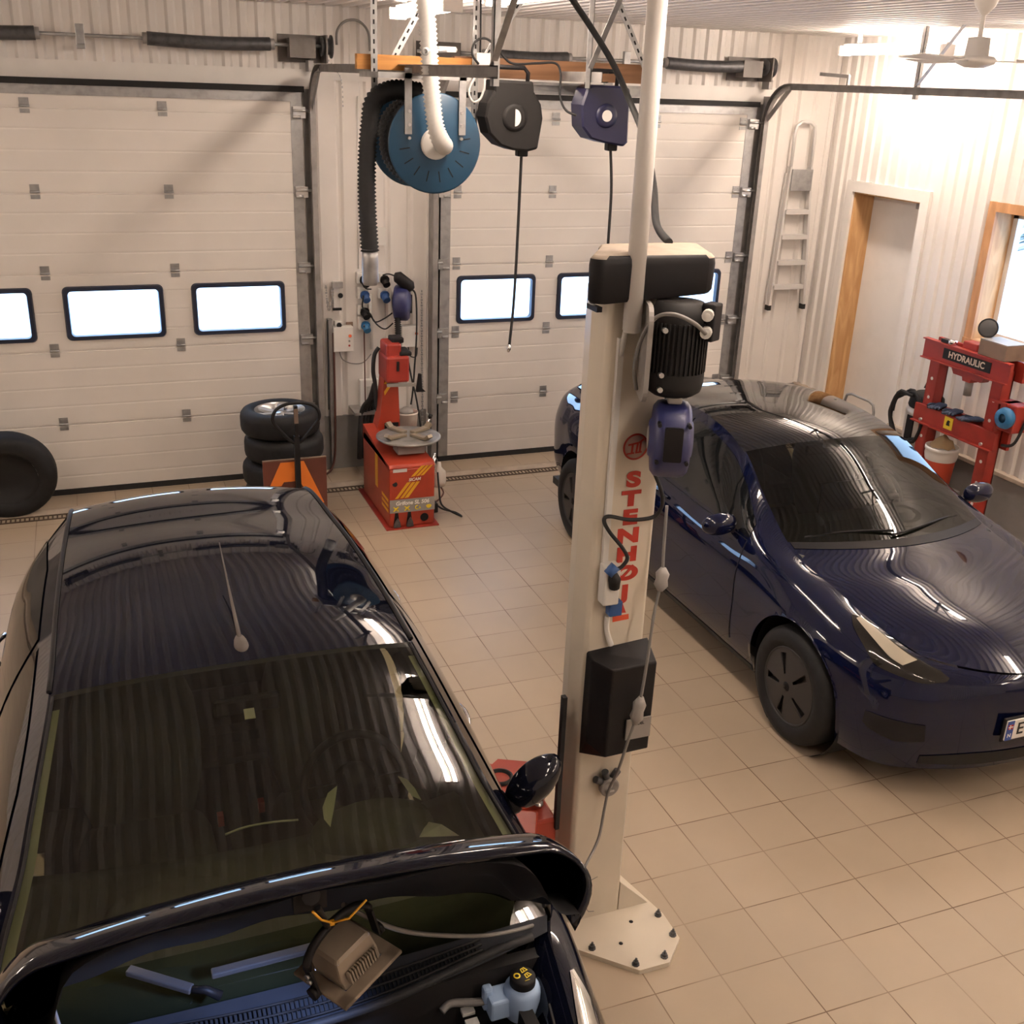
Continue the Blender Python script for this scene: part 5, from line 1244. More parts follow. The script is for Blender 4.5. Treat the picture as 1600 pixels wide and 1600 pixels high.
for k, z in enumerate((2.26, 2.02, 1.77, 1.53)):
    w = .055*(2.6-z)/1.3; obj('ladder_step', MB().box((3.985-w,5.09,z), (4.215+w*1.6,5.165,z+.022)).box((3.985-w,5.09,z-.02), (4.215+w*1.6,5.096,z)), M['alu'], t)

# ---------------------------------------------------------------- things on the wall between the doors
WY = 5.19
def wallbox(name, label, cat, p0, p1, d, m, bev=.006):
    """housing on the wall between two opposite corners."""
    a = Vector(p0); b = Vector(p1); c = ((a.x+b.x)/2, WY, min(a.z,b.z)); t = thing(name, label, cat, c)
    o = obj('housing', MB().box((a.x,WY-d,a.z), (b.x,WY,b.z)), m, t, bevel=bev); return t, o
t, o = wallbox('door_controller', 'pale door control box left of the red tyre changer column, orange button on it', 'control box', (-0.500, 5.090, 1.324), (-0.324, 5.090, 1.107), .10, M['pvc'])
obj('push_button', MB().cyl((-0.356, 5.088, 1.245), (-0.360, 5.070, 1.249), .014, 12), mat('orange_button', (.62,.10,.03), .4), o); obj('push_button', MB().cyl((-0.363, 5.088, 1.200), (-0.365, 5.078, 1.203), .009, 10), M['greyp'], o); lab(obj('push_button', MB().cyl((-0.364, 5.088, 1.161), (-0.366, 5.078, 1.163), .009, 10), M['redink'], o), 'small red button')
t2, o2 = wallbox('door_controller', 'pale door control box right of the red tyre changer column', 'control box', (0.109, 5.090, 1.303), (0.262, 5.090, 1.118), .10, M['pvc'])
obj('push_button', MB().cyl((0.243, 5.088, 1.240), (0.238, 5.070, 1.244), .014, 12), bpy.data.materials['orange_button'], o2)
obj('loop_wire', MB().tube(spl([(-0.448, 5.120, 1.112), (-0.416, 5.120, 1.031), (-0.325, 5.120, 0.991), (-0.233, 5.120, 0.998), (-0.158, 5.140, 1.064)]), .005, 6), M['grey'], t)
obj('loop_wire', MB().tube(spl([(0.176, 5.120, 1.115), (0.194, 5.120, 1.033), (0.248, 5.120, 1.024), (0.259, 5.120, 1.105)]), .005, 6), M['rubber'], t2)
t, o = wallbox('wall_switch', 'small dark rotary switch on the wall above the left control box', 'switch', (-0.475, 5.120, 1.366), (-0.409, 5.120, 1.313), .05, M['pvc'], .003); obj('switch_knob', MB().cyl((-0.438, 5.139, 1.333), (-0.445, 5.110, 1.339), .022, 14), M['black'], o)
t, o = wallbox('sign_tag', 'small brown notice tag beside the rotary switch', 'tag', (-0.369, 5.170, 1.346), (-0.308, 5.170, 1.304), .012, M['card'], .002)
t, o = wallbox('lock_plate', 'tall pale lock plate with dark knob high on the left of the wall strip', 'lock', (-0.479, 5.140, 1.708), (-0.418, 5.140, 1.477), .04, M['white'], .004)
obj('knob', MB().cyl((-0.419, 5.149, 1.585), (-0.427, 5.110, 1.593), .022, 14), M['black'], o); obj('keep', MB().cbox((-0.449, 5.130, 1.682), (.09,.04,.05)), M['galv'], o); obj('keep', MB().cbox((-0.452, 5.140, 1.472), (.075,.02,.02)), M['blackm'], o)
# chains, left and right
def chain(label, pts, r=.012):
    P = spl(pts, 6); m = MB(); L = 0; n = 0
    for a, b in zip(P, P[1:]):
        d = (b-a); k = max(1, int(d.length/.020))
        for i in range(k):
            q = a + d*(i/k); m.cbox(q, (r*1.5, r*.6, .016) if n % 2 else (r*.6, r*1.5, .016)); n += 1
    return tag(obj('door_chain', m, M['galv']), label, 'chain')
chain('short chain loop hanging on a hook left of the lock plate', [(-0.550, 5.120, 1.676), (-0.542, 5.120, 1.551), (-0.528, 5.120, 1.474), (-0.498, 5.120, 1.549), (-0.496, 5.120, 1.647)])
chain('long steel chain hanging beside the right overhead door jamb', [(0.292, 5.100, 1.610), (0.295, 5.100, 1.125), (0.303, 5.100, 0.651), (0.305, 5.100, 0.334)])
chain('thin bead chain hanging from the left door spring bracket', [(-.53,5.10,3.50), (-.44,5.02,3.38), (-0.402, 5.000, 3.284), (-0.396, 5.000, 3.095)], .006)
m = MB().box((-0.536, 5.120, 1.386), (-0.499, 5.190, 0.076)); tag(obj('wall_conduit', m, M['track']), 'grey steel cover strip beside the left door track', 'conduit')
m = MB().tube(spl([(-0.546, 5.100, 1.390), (-0.549, 5.100, 1.054), (-0.556, 5.100, 0.825), (-0.557, 5.100, 0.592)]), .006, 6); tag(obj('hanging_cable', m, M['rubber']), 'thin black cable in front of the grey cover strip', 'cable')
m = MB().tube(spl([(-0.497, 5.110, 1.275), (-0.497, 5.110, 0.819), (-0.505, 5.100, 0.350), (-0.517, 5.100, 0.139), (-0.553, 5.080, 0.039), (-0.607, 5.050, 0.006)]), .010, 7); tag(obj('hanging_cable', m, M['copper']), 'reddish brown hose drooping to the floor behind the stacked tyres', 'cable')
m = MB().tube(spl([(-0.409, 5.120, 3.563), (-0.400, 5.130, 3.666), (-0.327, 5.150, 3.739), (-0.224, 5.150, 3.744), (-0.148, 5.150, 3.669), (-0.134, 5.150, 3.529)]), .010, 8); tag(obj('wall_pipe', m, M['grey']), 'grey cable looping over the wall right of the left door spring', 'cable')
m = MB().tube([(-0.235, 5.170, 3.191), (-0.253, 5.170, 1.806)], .006, 6); tag(obj('wall_pipe', m, M['pvc']), 'thin white pipe up the middle of the wall strip', 'pipe')
m = MB().tube([(-0.155, 5.170, 1.584), (-0.144, 5.170, 1.102)], .016, 8)
tag(obj('wall_pipe', m, M['pvc']), 'white conduit below the exhaust nozzle', 'pipe')
# sockets and plugs
def socket(label, q, w, h, pl, lead=None):
    q = Vector(q); t = thing('wall_socket', label, 'socket', (q.x, WY, q.z-h/2), 'sockets between the doors')
    obj('socket_body', MB().cbox((q.x, WY-.03, q.z), (w, .06, h)), M['pvc'], t, bevel=.008)
    if pl: obj('plug', MB().cyl((q.x+.01, WY-.055, q.z), (q.x+.02, WY-.13, q.z-.05), .032, 12).cyl((q.x+.012, WY-.08, q.z-.01), (q.x+.013, WY-.09, q.z-.013), .042, 12), pl, t)
    if lead: obj('plug_lead', MB().tube(spl(lead), .0065, 6), M['rubber'] if pl is not M['skyblue'] else M['copper'], t)
socket('topmost socket with dark plug left of the exhaust nozzle', (-0.231, 5.150, 1.732), .09, .10, M['blackm'], [(-0.250, 5.050, 1.739), (-0.223, 5.050, 1.663), (-0.166, 5.080, 1.645)])
socket('socket with blue plug below the topmost one', (-0.228, 5.150, 1.601), .08, .10, M['plug'], [(-0.241, 5.050, 1.598), (-0.246, 5.080, 1.504), (-0.222, 5.090, 1.468), (-0.169, 5.080, 1.407), (-0.113, 5.080, 1.332), (-0.044, 5.080, 1.295), (0.017, 5.050, 1.349)])
socket('third socket down in the column', (-0.230, 5.150, 1.456), .08, .09, M['black'], [(-0.254, 5.050, 1.488), (-0.187, 5.050, 1.442), (-0.140, 5.060, 1.365), (-0.063, 5.050, 1.392), (0.012, 5.050, 1.439)])
socket('lowest socket with green blue plug and brown lead', (-0.226, 5.150, 1.338), .08, .11, M['skyblue'], [(-0.239, 5.050, 1.343), (-0.228, 5.100, 1.265), (-0.228, 5.100, 0.921), (-0.227, 5.100, 0.568)])
socket('socket with black plug right of the exhaust nozzle', (-0.051, 5.150, 1.728), .06, .08, M['black'], [(-0.071, 5.050, 1.767), (-0.026, 5.050, 1.777), (0.028, 5.040, 1.761), (0.056, 5.020, 1.736)])
socket('socket with blue plug right of the wall conduit', (-0.052, 5.150, 1.595), .07, .09, M['plug'])
t, o = wallbox('meter_box', 'cream box low on the wall behind the black cable bundle', 'electric box', (-0.266, 5.140, 0.832), (-0.093, 5.140, 0.571), .06, M['pvc']); obj('box_cover', MB().box((-0.206, 5.125, 0.773), (-0.102, 5.130, 0.587)), M['palm'], o)
t, o = wallbox('socket_plate', 'white plate on the wall behind the hanging black hose', 'socket', (-0.236, 5.170, 2.149), (-0.009, 5.170, 1.996), .02, M['pvc'], .004)
t, o = wallbox('wall_switch', 'small white switch low beside the right door jamb', 'switch', (0.366, 5.080, 0.470), (0.440, 5.080, 0.391), .06, M['pvc'], .004)
# wall hose reel and hand lamp
R2, F = drum_reel('cable_reel', 'small blue cable reel on the wall under the black hand lamp', 'cable reel', (0.093, 5.030, 1.530), (.93,-.37,0), .155, .13, [M['bluepl']])
lab(obj('reel_badge', MB().cyl(F @ Vector((0,0,-.077)), F @ Vector((0,0,-.082)), .05, 20), M['navypl'], R2), 'dark hub of the reel')
obj('reel_mount', MB().cbox((0.144, 5.130, 1.508), (.10,.14,.16)), M['blackm'], R2)
P = [Vector((0.125, 4.980, 1.730)), Vector((0.034, 4.980, 1.771))]
t = thing('hand_lamp', 'black inspection hand lamp resting on the small wall reel', 'lamp', (0.102, 4.980, 1.720))
obj('lamp_body', MB().tube([(0.017, 4.980, 1.771), (0.040, 4.980, 1.765), (0.148, 4.980, 1.675), (0.170, 4.980, 1.652)], [.03,.05,.055,.03], 12), M['black'], t)
obj('lamp_lead', MB().tube(spl([(0.170, 4.980, 1.652), (0.205, 4.980, 1.580), (0.212, 4.980, 1.271), (0.201, 5.000, 0.980), (0.184, 5.000, 0.746), (0.166, 5.000, 0.617)]), .008, 6), M['rubber'], t)
m = MB().tube(spl([(0.125, 4.980, 1.076), (0.157, 4.950, 0.879), (0.190, 4.920, 0.709), (0.215, 4.900, 0.535), (0.234, 4.880, 0.359)]), .008, 6); tag(obj('hanging_cable', m, M['rubber']), 'black air line crossing down behind the white bucket', 'cable')
P, R_ = ribbed(spl([(0.033, 4.960, 1.440), (0.033, 4.940, 1.288), (0.016, 4.900, 1.157), (-0.034, 4.800, 1.144)], 8), .026, .018, .007); tag(obj('coiled_hose', MB().tube(P, R_, 12), M['blackm']), 'black coiled air hose dropping from the small wall reel', 'hose')
t = thing('cable_bundle', 'bundle of long black hoses hanging left of the red column', 'hose bundle', (-0.229, 4.950, 0.164))
for k, x in enumerate((572,577,582,587,591)): obj('hose_strand', MB().tube(spl([(-0.205, 4.850, 0.870), (Vector((-0.205, 4.850, 0.870))+Vector((-0.236, 4.900, 0.598)))/2 + Vector((.01*k-.02,0,0)), Vector((-0.200, 4.950, 0.580))+Vector((-.10+.035*k,.02*k,0)), Vector((-0.206, 4.950, 0.162))+Vector((-.12+.04*k,.02*k,0))]), .022, 8), M['rubber'], t)
b_ = Vector((-0.200, 4.950, 0.580)); obj('hose_hook', MB().box((b_.x-.16,4.93,b_.z-.01), (b_.x+.12,5.19,b_.z+.012)), M['track'], t)
m = MB().tube(spl([(-0.238, 4.550, 1.263), (-0.277, 4.550, 1.200), (-0.289, 4.550, 1.065), (-0.274, 4.550, 0.954), (-0.265, 4.550, 0.787), (-0.244, 4.550, 0.673)]), .018, 8)
tag(obj('hanging_cable', m, M['rubber']), 'thick black air hose hooked at the side of the tyre changer column', 'cable')

# ---------------------------------------------------------------- tyre changer
t = thing('tyre_changer', 'red tyre changing machine with yellow stripes and grey turntable', 'tyre changer', (-.20, 4.05, 0))
def fx(q, y): return Vector((q[0], y, q[2]))
FY2 = 3.68; x0, x1, zt = -.385, -.015, .53
m = MB().box((x0,FY2,.012), (x1,4.55,.50)); m.prism([(FY2,.50),(4.55,.62),(4.55,.50)], FRM((x0,0,0), (0,1,0), (0,0,1)), .10) 
m.prism([(FY2+.0,.50),(FY2+.02,.53),(4.50,.56),(4.55,.50)], FRM((x0,0,0), (0,1,0), (0,0,1)), x1-x0)
obj('machine_body', m, M['red2'], t, bevel=.012)
obj('base_plate', MB().box((x0-.035,FY2-.03,.0), (x1+.03,4.60,.012)), M['red'], t)
for p4 in ([(-0.212, 3.679, 0.429), (-0.129, 3.679, 0.513), (-0.098, 3.679, 0.515), (-0.181, 3.679, 0.432)], [(-0.171, 3.679, 0.431), (-0.087, 3.679, 0.514), (-0.066, 3.679, 0.512), (-0.144, 3.679, 0.434)], [(-0.134, 3.679, 0.433), (-0.055, 3.679, 0.511), (-0.034, 3.679, 0.514), (-0.108, 3.679, 0.435)],
           [(-0.343, 3.679, 0.254), (-0.244, 3.679, 0.384), (-0.212, 3.679, 0.386), (-0.317, 3.679, 0.256)], [(-0.301, 3.679, 0.255), (-0.202, 3.679, 0.385), (-0.176, 3.679, 0.383), (-0.275, 3.679, 0.257)], [(-0.265, 3.679, 0.256), (-0.165, 3.679, 0.387), (-0.139, 3.679, 0.384), (-0.233, 3.679, 0.258)]):
    lab(obj('yellow_stripe', plate4(p4, .002), M['yellow'], t), 'slanting yellow stripe')
obj('maker_word', text_mb('SICAM', .034, FRM(Vector((-0.182, 3.677, 0.406)), (1,0,.03), (0,0,1)), .001, .001, .2), M['whiteink'], t)
g = lab(obj('name_band', MB().box((x0,3.675,.135), (x1,3.681,.245)), M['greyp'], t), 'grey band with white name')
obj('band_name', text_mb('Grifone SL 506', .045, FRM((-.20,3.674,.213), (1,0,0), (0,0,1)), .001, .0012, .15), M['whiteink'], g)
for k, x in enumerate((-.335,-.245,-.155,-.065)):
    m = MB()
    if k < 2: m.beam((x-.02,3.674,.150), (x+.02,3.674,.186), .010, .002, up=(0,-1,0)); m.beam((x-.02,3.674,.186), (x+.02,3.674,.150), .010, .0021, up=(0,-1,0)); m.lathe([(0,0),(.012,0),(.012,.0022),(0,.0022)], FRM((x,3.6745,.168), (1,0,0), (0,0,1)), 12)
    elif k == 2: m.lathe([(.011,0),(.019,0),(.019,.002),(.011,.002)], FRM((x-.006,3.6745,.168), (1,0,0), (0,0,1)), 14, a0=PI*.4, a1=PI*1.7); m.prism([(.008,-.014),(.024,-.010),(.014,.012)], FRM((x,3.6745,.168), (1,0,0), (0,0,1)), .002)
    else: m.prism([(-.024,.006),(-.012,.016),(.012,.016),(.024,.006),(.016,-.010),(0,-.018),(-.016,-.010)], FRM((x,3.6745,.168), (1,0,0), (0,0,1)), .002)
    obj('yellow_symbol', m, M['yel2'], g)
obj('type_plate', plate4([(-0.358, 3.679, 0.475), (-0.357, 3.679, 0.502), (-0.244, 3.679, 0.502), (-0.244, 3.679, 0.475)], .002), M['alu'], t)
obj('lock_hole', MB().cyl((-0.342, 3.682, 0.377), (-0.343, 3.676, 0.379), .020, 14), M['black'], t)
for k, x in enumerate((-.33,-.225)):
    o = obj('foot_pedal', MB().prism([(-.03,0),(.03,0),(.018,.05),(0,.085),(-.018,.05)], FRM((x,FY2-.012,.025), (1,0,0), (0,-.3,1)), .02), M['spring'], t, bevel=.004)
    obj('pedal_slot', MB().prism([(-.026,0),(.026,0),(.012,.11),(-.012,.11)], FRM((x,FY2-.001,.025), (1,0,0), (0,0,1)), .002), M['black'], t)
obj('pedal_hole', MB().cyl((-.10,FY2+.002,.075), (-.10,FY2-.003,.075), .034, 16), M['black'], t)
for k in range(3): lab(obj('side_stripe', MB().box((x0-.002,3.72,.125+.045*k), (x0,3.92-.0*k,.150+.045*k)), M['yellow'], t), 'yellow side stripe')
lab(obj('side_stripe', MB().box((x0-.002,4.05,.22), (x0,4.13,.50)), M['yellow'], t), 'faded upright stripe')
# turntable with four jaws
c = Vector((-.135,4.02,.655)); m = MB().lathe([(0,-.10),(.11,-.10),(.12,-.03),(.10,-.02)], TR(c), 24); k = obj('turntable_drive', m, M['greyp'], t); k2 = obj('drive_box', MB().cbox(c+Vector((-.02,-.08,-.065)), (.22,.16,.07)), M['greyp'], k)
obj('turntable', MB().lathe([(0,-.02),(.245,-.02),(.262,-.008),(.262,.0),(.245,.006),(0,.010)], TR(c), 44), mat('worn_grey_table', (.26,.245,.225), .5, .3, var=.4, scale=10), t)
for k in range(4):
    a = .5 + PI/2*k; d = Vector((math.cos(a), math.sin(a), 0))
    j = obj('clamp_jaw', MB().beam(c+d*.04+Vector((0,0,.02)), c+d*.21+Vector((0,0,.025)), .055, .022).beam(c+d*.20+Vector((0,0,.02)), c+d*.245+Vector((0,0,.055)), .05, .03), mat('worn_brass_jaw', (.30,.24,.17), .45, .4) if k == 0 else bpy.data.materials['worn_brass_jaw'], t, bevel=.004)
# tilting column and head
P = [(-.06,.0),(.06,.0),(.055,.70),(-.055,.70)]
m = MB().prism([(-.32,.50),(-.10,.50),(-.105,.72),(-.12,1.12),(-.225,1.12),(-.27,.72)], FRM((0,4.56,0), (1,0,0), (0,0,1)), .16); obj('column', m, M['red2'], t, bevel=.012)
obj('column_opening', MB().box((-.235,4.395,.545), (-.115,4.41,.655)), M['black'], t)
m = MB().box((-.24,4.30,1.02), (-.045,4.58,1.24)); m.box((-.23,4.34,1.22), (-.10,4.56,1.34)); h = obj('column_head', m, M['red'], t, bevel=.02)
obj('head_slot', MB().box((-.155,4.295,1.12), (-.135,4.305,1.20)), M['black'], h); obj('head_cap', MB().box((-.17,4.38,1.33), (-.07,4.52,1.375)), M['black'], h, bevel=.01); obj('head_cap', MB().box((-.12,4.32,1.235), (-.02,4.52,1.27)), M['blackm'], h, bevel=.01)
obj('mount_arm', MB().beam((-.23,4.33,1.00), (.0,4.28,1.005), .03, .025), M['greyp'], h); obj('mount_head', MB().prism([(-.03,-.05),(.05,-.05),(.02,-.02),(.012,.10),(-.008,.10)], FRM((.025,4.27,1.0), (1,0,0), (0,0,1)), .03), M['black'], h, bevel=.004)
for p4 in ([(-0.237, 4.398, 0.992), (-0.220, 4.398, 1.018), (-0.199, 4.398, 1.017), (-0.215, 4.398, 0.991)], [(-0.204, 4.398, 0.990), (-0.188, 4.398, 1.022), (-0.166, 4.398, 1.021), (-0.182, 4.398, 0.994)], [(-0.237, 4.398, 0.927), (-0.204, 4.398, 0.974), (-0.177, 4.398, 0.972), (-0.232, 4.398, 0.894)]):
    lab(obj('yellow_stripe', plate4(p4, .002), M['yellow'], t), 'short yellow stripe on the column')
obj('lever', MB().tube([(.03,4.15,.56), (.075,4.18,.70), (.10,4.20,.74)], .010, 8), M['chrome'], t); obj('lever_knob', MB().cyl((.098,4.2,.735), (.112,4.21,.76), .018, 10), M['black'], t)
obj('filter_bowl', MB().lathe([(0,-.10),(.028,-.10),(.03,.0),(.02,.02),(.012,.03),(.012,.06),(0,.06)], TR(.02,3.82,.50), 14), M['chrome'], t)
obj('oil_bottle', MB().lathe([(0,-.10),(.055,-.10),(.065,-.06),(.06,.02),(.025,.06),(.02,.10),(0,.10)], TR(.10,3.95,.33), 18), mat('cloudy_bottle', (.60,.56,.50), .35), t)
obj('air_line', MB().tube(spl([(.03,3.75,.42), (.035,3.72,.28), (.05,3.70,.16), (.14,3.72,.08), (.24,3.75,.015), (.22,3.85,.012), (.10,3.85,.06), (.02,3.85,.14)]), .008, 7), M['rubber'], t)
obj('air_line', MB().tube(spl([(.10,3.94,.24), (.13,3.90,.18), (.06,3.82,.15), (-.01,3.78,.15)]), .007, 7), M['copper'], t)
obj('side_step', MB().box((-.015,3.72,.08), (.03,3.86,.16)), M['black'], t, bevel=.008)
# white paste bucket behind the turntable
b = Vector((.085,4.86,.40)); t = thing('bucket', 'white paste bucket stained red standing behind the grey turntable', 'bucket', b)
obj('bucket_body', MB().lathe([(0,0),(.088,0),(.10,.18),(.104,.185),(.104,.20),(.096,.20),(.092,.10),(0,.10)], TR(b), 30), mat('stained_white_bucket', (.62,.56,.50), .5, dirt=(.40,.12,.09), var=.8, scale=5), t)
obj('paste', MB().lathe([(0,.175),(.05,.18),(.094,.17)], TR(b), 24), M['greyp'], t); obj('brush', MB().lathe([(0,.24),(.03,.235),(.06,.21),(.065,.185),(0,.18)], TR(b), 20), M['greyp'], t)
tag(obj('bucket_stand', MB().box((-.03,4.74,.0), (.20,4.98,.395)), M['plinth'], bevel=.01), 'grey box under the white paste bucket', 'box')

# ---------------------------------------------------------------- stacked tyres and the leaning tyre
def tyre(label, c, R_, W, F, rim, grp):
    t = thing('car_tyre', label, 'tyre', c, grp)
    pr = [(R_*.62,-W/2+.02),(R_*.66,-W/2+.004),(R_*.80,-W/2-.006),(R_*.93,-W/2+.01),(R_*.985,-W/2+.035),(R_,-W/2+.06),(R_,W/2-.06),(R_*.985,W/2-.035),(R_*.93,W/2-.01),(R_*.80,W/2+.006),(R_*.66,W/2-.004),(R_*.62,W/2-.02)]
    o = obj('tyre_body', MB().lathe(pr, F, 56), M['tyre'], t)
    if rim:
        m = MB().lathe([(R_*.64,W/2-.01),(R_*.60,W/2-.02),(R_*.57,W/2-.07)], F, 44)
        for k in range(6):
            a = 2*PI*k/6+.3; d = Vector((math.cos(a), math.sin(a), 0)); m.beam(F @ (d*.03+Vector((0,0,W/2-.05))), F @ (d*R_*.60+Vector((0,0,W/2-.035))), .055, .022, up=F.to_3x3() @ Vector((0,0,1)))
        m.lathe([(0,W/2-.03),(.06,W/2-.035),(.075,W/2-.06)], F, 24); rr = obj('wheel_rim', m, M['steel'], t); obj('rim_barrel', MB().lathe([(R_*.57,W/2-.07),(R_*.55,-W/2+.03),(0,-W/2+.05)], F, 32), M['blackm'], rr)
    else: obj('dark_rim', MB().lathe([(R_*.62,W/2-.02),(R_*.58,W/2-.06),(R_*.20,W/2-.09),(0,W/2-.085)], F, 32), M['blackm'], t)
    return t
for k, (dx, dy, lb) in enumerate(((.01,.02,'bottom tyre of the stack behind the brown board'), (-.01,-.01,'second lowest tyre of the stack behind the brown board'), (.012,.0,'tyre directly under the top wheel of the stack'), (-.01,.01,'top wheel of the stack with a bright alloy rim'))):
    tyre(lb, (-1.08+dx,4.44+dy,.211*k), .322-.002*k, .196, TR(-1.08+dx,4.44+dy,.105+.211*k), k == 3, 'tyres stacked before the left overhead door')
c = Vector((-3.17,4.74,.355)); Fl = TR(c) @ RX(.17) @ FRM((0,0,0), (1,0,0), (0,0,1)); tyre('big tyre leaning against the left overhead door at the picture edge', (c.x,c.y-.06,0), .36, .19, Fl, False, None)
# warning triangle board on a hand truck frame
t = thing('board_trolley', 'brown board with orange triangle on a black hand truck', 'hand truck', (-1.07,3.93,0))
obj('board', MB().box((-1.325,3.90,.10), (-.835,3.915,.575)), M['brown'], t); obj('board_edge', MB().box((-1.325,3.898,.575), (-.835,3.917,.583)), M['card'], t)
A, B, C_, D_, E_, G_ = (-.155,.25),(-.095,.455),(.055,.455),(.20,.10),(.06,.25),(-.02,.36)
m = MB().prism([(-.20,.27),(-.11,.46),(.07,.46),(.22,.10),(.14,.10),(.03,.30),(-.09,.30),(-.11,.27)], FRM((-1.08,3.899,.10), (1,0,0), (0,0,1)), .003); lab(obj('orange_triangle', m, M['orange'], t), 'orange triangle part')
obj('truck_mast', MB().box((-1.085,3.84,.05), (-1.045,3.885,.78)), M['black'], t); lab(obj('mast_label', MB().box((-1.082,3.836,.885), (-1.050,3.84,1.0)), M['card'], t), 'worn label on the mast'); obj('truck_mast', MB().box((-1.078,3.84,.78), (-1.052,3.875,1.02)), M['black'], t)
P = [(-1.065,3.86,.72), (-1.20,3.86,.85), (-1.24,3.86,.92), (-1.215,3.86,.99), (-1.15,3.86,1.03), (-1.065,3.86,1.04), (-.97,3.86,1.03), (-.905,3.86,.99), (-.885,3.86,.92), (-.93,3.86,.85)]
obj('truck_handle', MB().tube(spl(P, 5, closed=True), .013, 8, closed=True), M['black'], t)
obj('truck_toe', MB().box((-1.25,3.78,.0), (-.89,3.93,.10)), M['black'], t)

# ---------------------------------------------------------------- hydraulic shop press by the right wall
PX = 4.10
t = thing('shop_press', 'tall red hydraulic shop press standing along the right wall', 'press', (PX, 2.52, 0))
yl, yr = 2.86, 2.17
for y in (yl, yr):
    m = MB().box((PX-.05,y-.055,.03), (PX+.05,y-.047,1.42)); m.box((PX-.05,y+.047,.03), (PX+.05,y+.055,1.42)); m.box((PX+.04,y-.055,.03), (PX+.05,y+.055,1.42)); m.box((PX-.05,y-.05,.03),(PX-.042,y+.05,1.42))
    l = obj('press_post', m, M['red'], t)
    for z in (.32,.50,.68,1.02,1.18,1.34): obj('post_hole', MB().cyl((PX-.0505,y,z), (PX-.053,y,z), .014, 10), M['pvc'], l)
    obj('press_foot', MB().box((PX-.28,y-.05,0), (PX+.24,y+.05,.035)), M['red'], t)
m = MB().box((PX-.085,yr-.13,1.345), (PX-.055,yl+.12,1.50)); m.box((PX+.055,yr-.13,1.345), (PX+.085,yl+.12,1.50)); m.box((PX-.11,yr-.13,1.495), (PX-.055,yl+.12,1.505)); m.box((PX-.11,yr-.13,1.34), (PX-.055,yl+.12,1.35)); m.box((PX-.05,yr-.05,1.36),(PX+.05,yl+.05,1.375))
h = obj('head_beam', m, M['red'], t)
P = FRM((PX-.0875,2.52,1.425), (0,-1,0), (0,0,1))
obj('name_strip', MB().cbox((PX-.0865,2.49,1.425), (.003,.52,.085)), M['blackm'], h)
obj('press_name', text_mb('HYDRAULIC', .072, P @ TR(.03,0,.0015), .001, .0018), mat('cream_lettering', (.72,.60,.48), .5), h)
obj('beam_top', MB().box((PX-.05,2.44,1.36), (PX+.05,2.60,1.56)), M['red'], t, bevel=.01)
obj('ram_guide', MB().prism([(-.20,0),(.20,0),(.15,-.07),(.05,-.07),(.04,-.10),(-.04,-.10),(-.05,-.07),(-.15,-.07)], FRM((PX-.04,2.50,1.345), (0,-1,0), (0,0,1)), -.08), M['red'], t)
obj('ram', MB().cyl((PX,2.50,1.26), (PX,2.50,1.13), .032, 20), M['greyp'], t)
m = MB().box((PX-.085,yr-.12,.80), (PX-.055,yl+.10,.95)); m.box((PX+.055,yr-.12,.80), (PX+.085,yl+.10,.95)); m.box((PX-.115,yr-.12,.80), (PX-.055,yl+.10,.81)); m.box((PX-.055,yr+.06,.80),(PX+.055,yl-.06,.81)); b = obj('bed_beam', m, M['red'], t)
obj('warning_label', MB().cbox((PX-.0865,2.55,.885), (.003,.095,.10)), M['yel2'], b); obj('warning_mark', MB().prism([(-.02,-.02),(.02,-.02),(.012,.01),(.022,.02),(-.006,.026),(-.018,.006)], FRM((PX-.0885,2.55,.885), (0,-1,0), (0,0,1)), .001), M['black'], b)
for y in (yl, yr): obj('bed_pin', MB().cyl((PX-.10,y,.83), (PX+.12,y,.83), .014, 10), M['steel'], b)
m = MB().cyl((PX-.02,2.40,1.50), (PX-.02,2.40,1.60), .018, 10); g = obj('gauge_stem', m, M['redink'], t); G = FRM((PX-.02,2.40,1.70), (0,-1,0), (0,0,1))
gg = obj('pressure_gauge', MB().lathe([(0,-.025),(.07,-.025),(.075,-.01),(.075,.018),(.068,.024),(.066,.016),(0,.016)], G @ RY(.7) @ RX(-.25), 30), M['black'], t)
obj('gauge_glass', MB().lathe([(0,.018),(.064,.018)], G @ RY(.7) @ RX(-.25), 26), mat('dark_gauge_face', (.03,.03,.032), .1), gg)
obj('pump_body', MB().box((PX-.06,1.93,.98), (PX+.10,2.09,1.20)), M['red'], t, bevel=.012); obj('pump_arm', MB().box((PX-.07,2.02,1.18),(PX+.08,2.2,1.20)), M['red'], t)
obj('pump_hose', MB().tube(spl([(PX+.03,1.98,1.40), (PX+.05,1.92,1.30), (PX+.04,1.90,1.15), (PX+.02,1.95,.90), (PX,2.05,.85)]), .012, 8), M['rubber'], t)
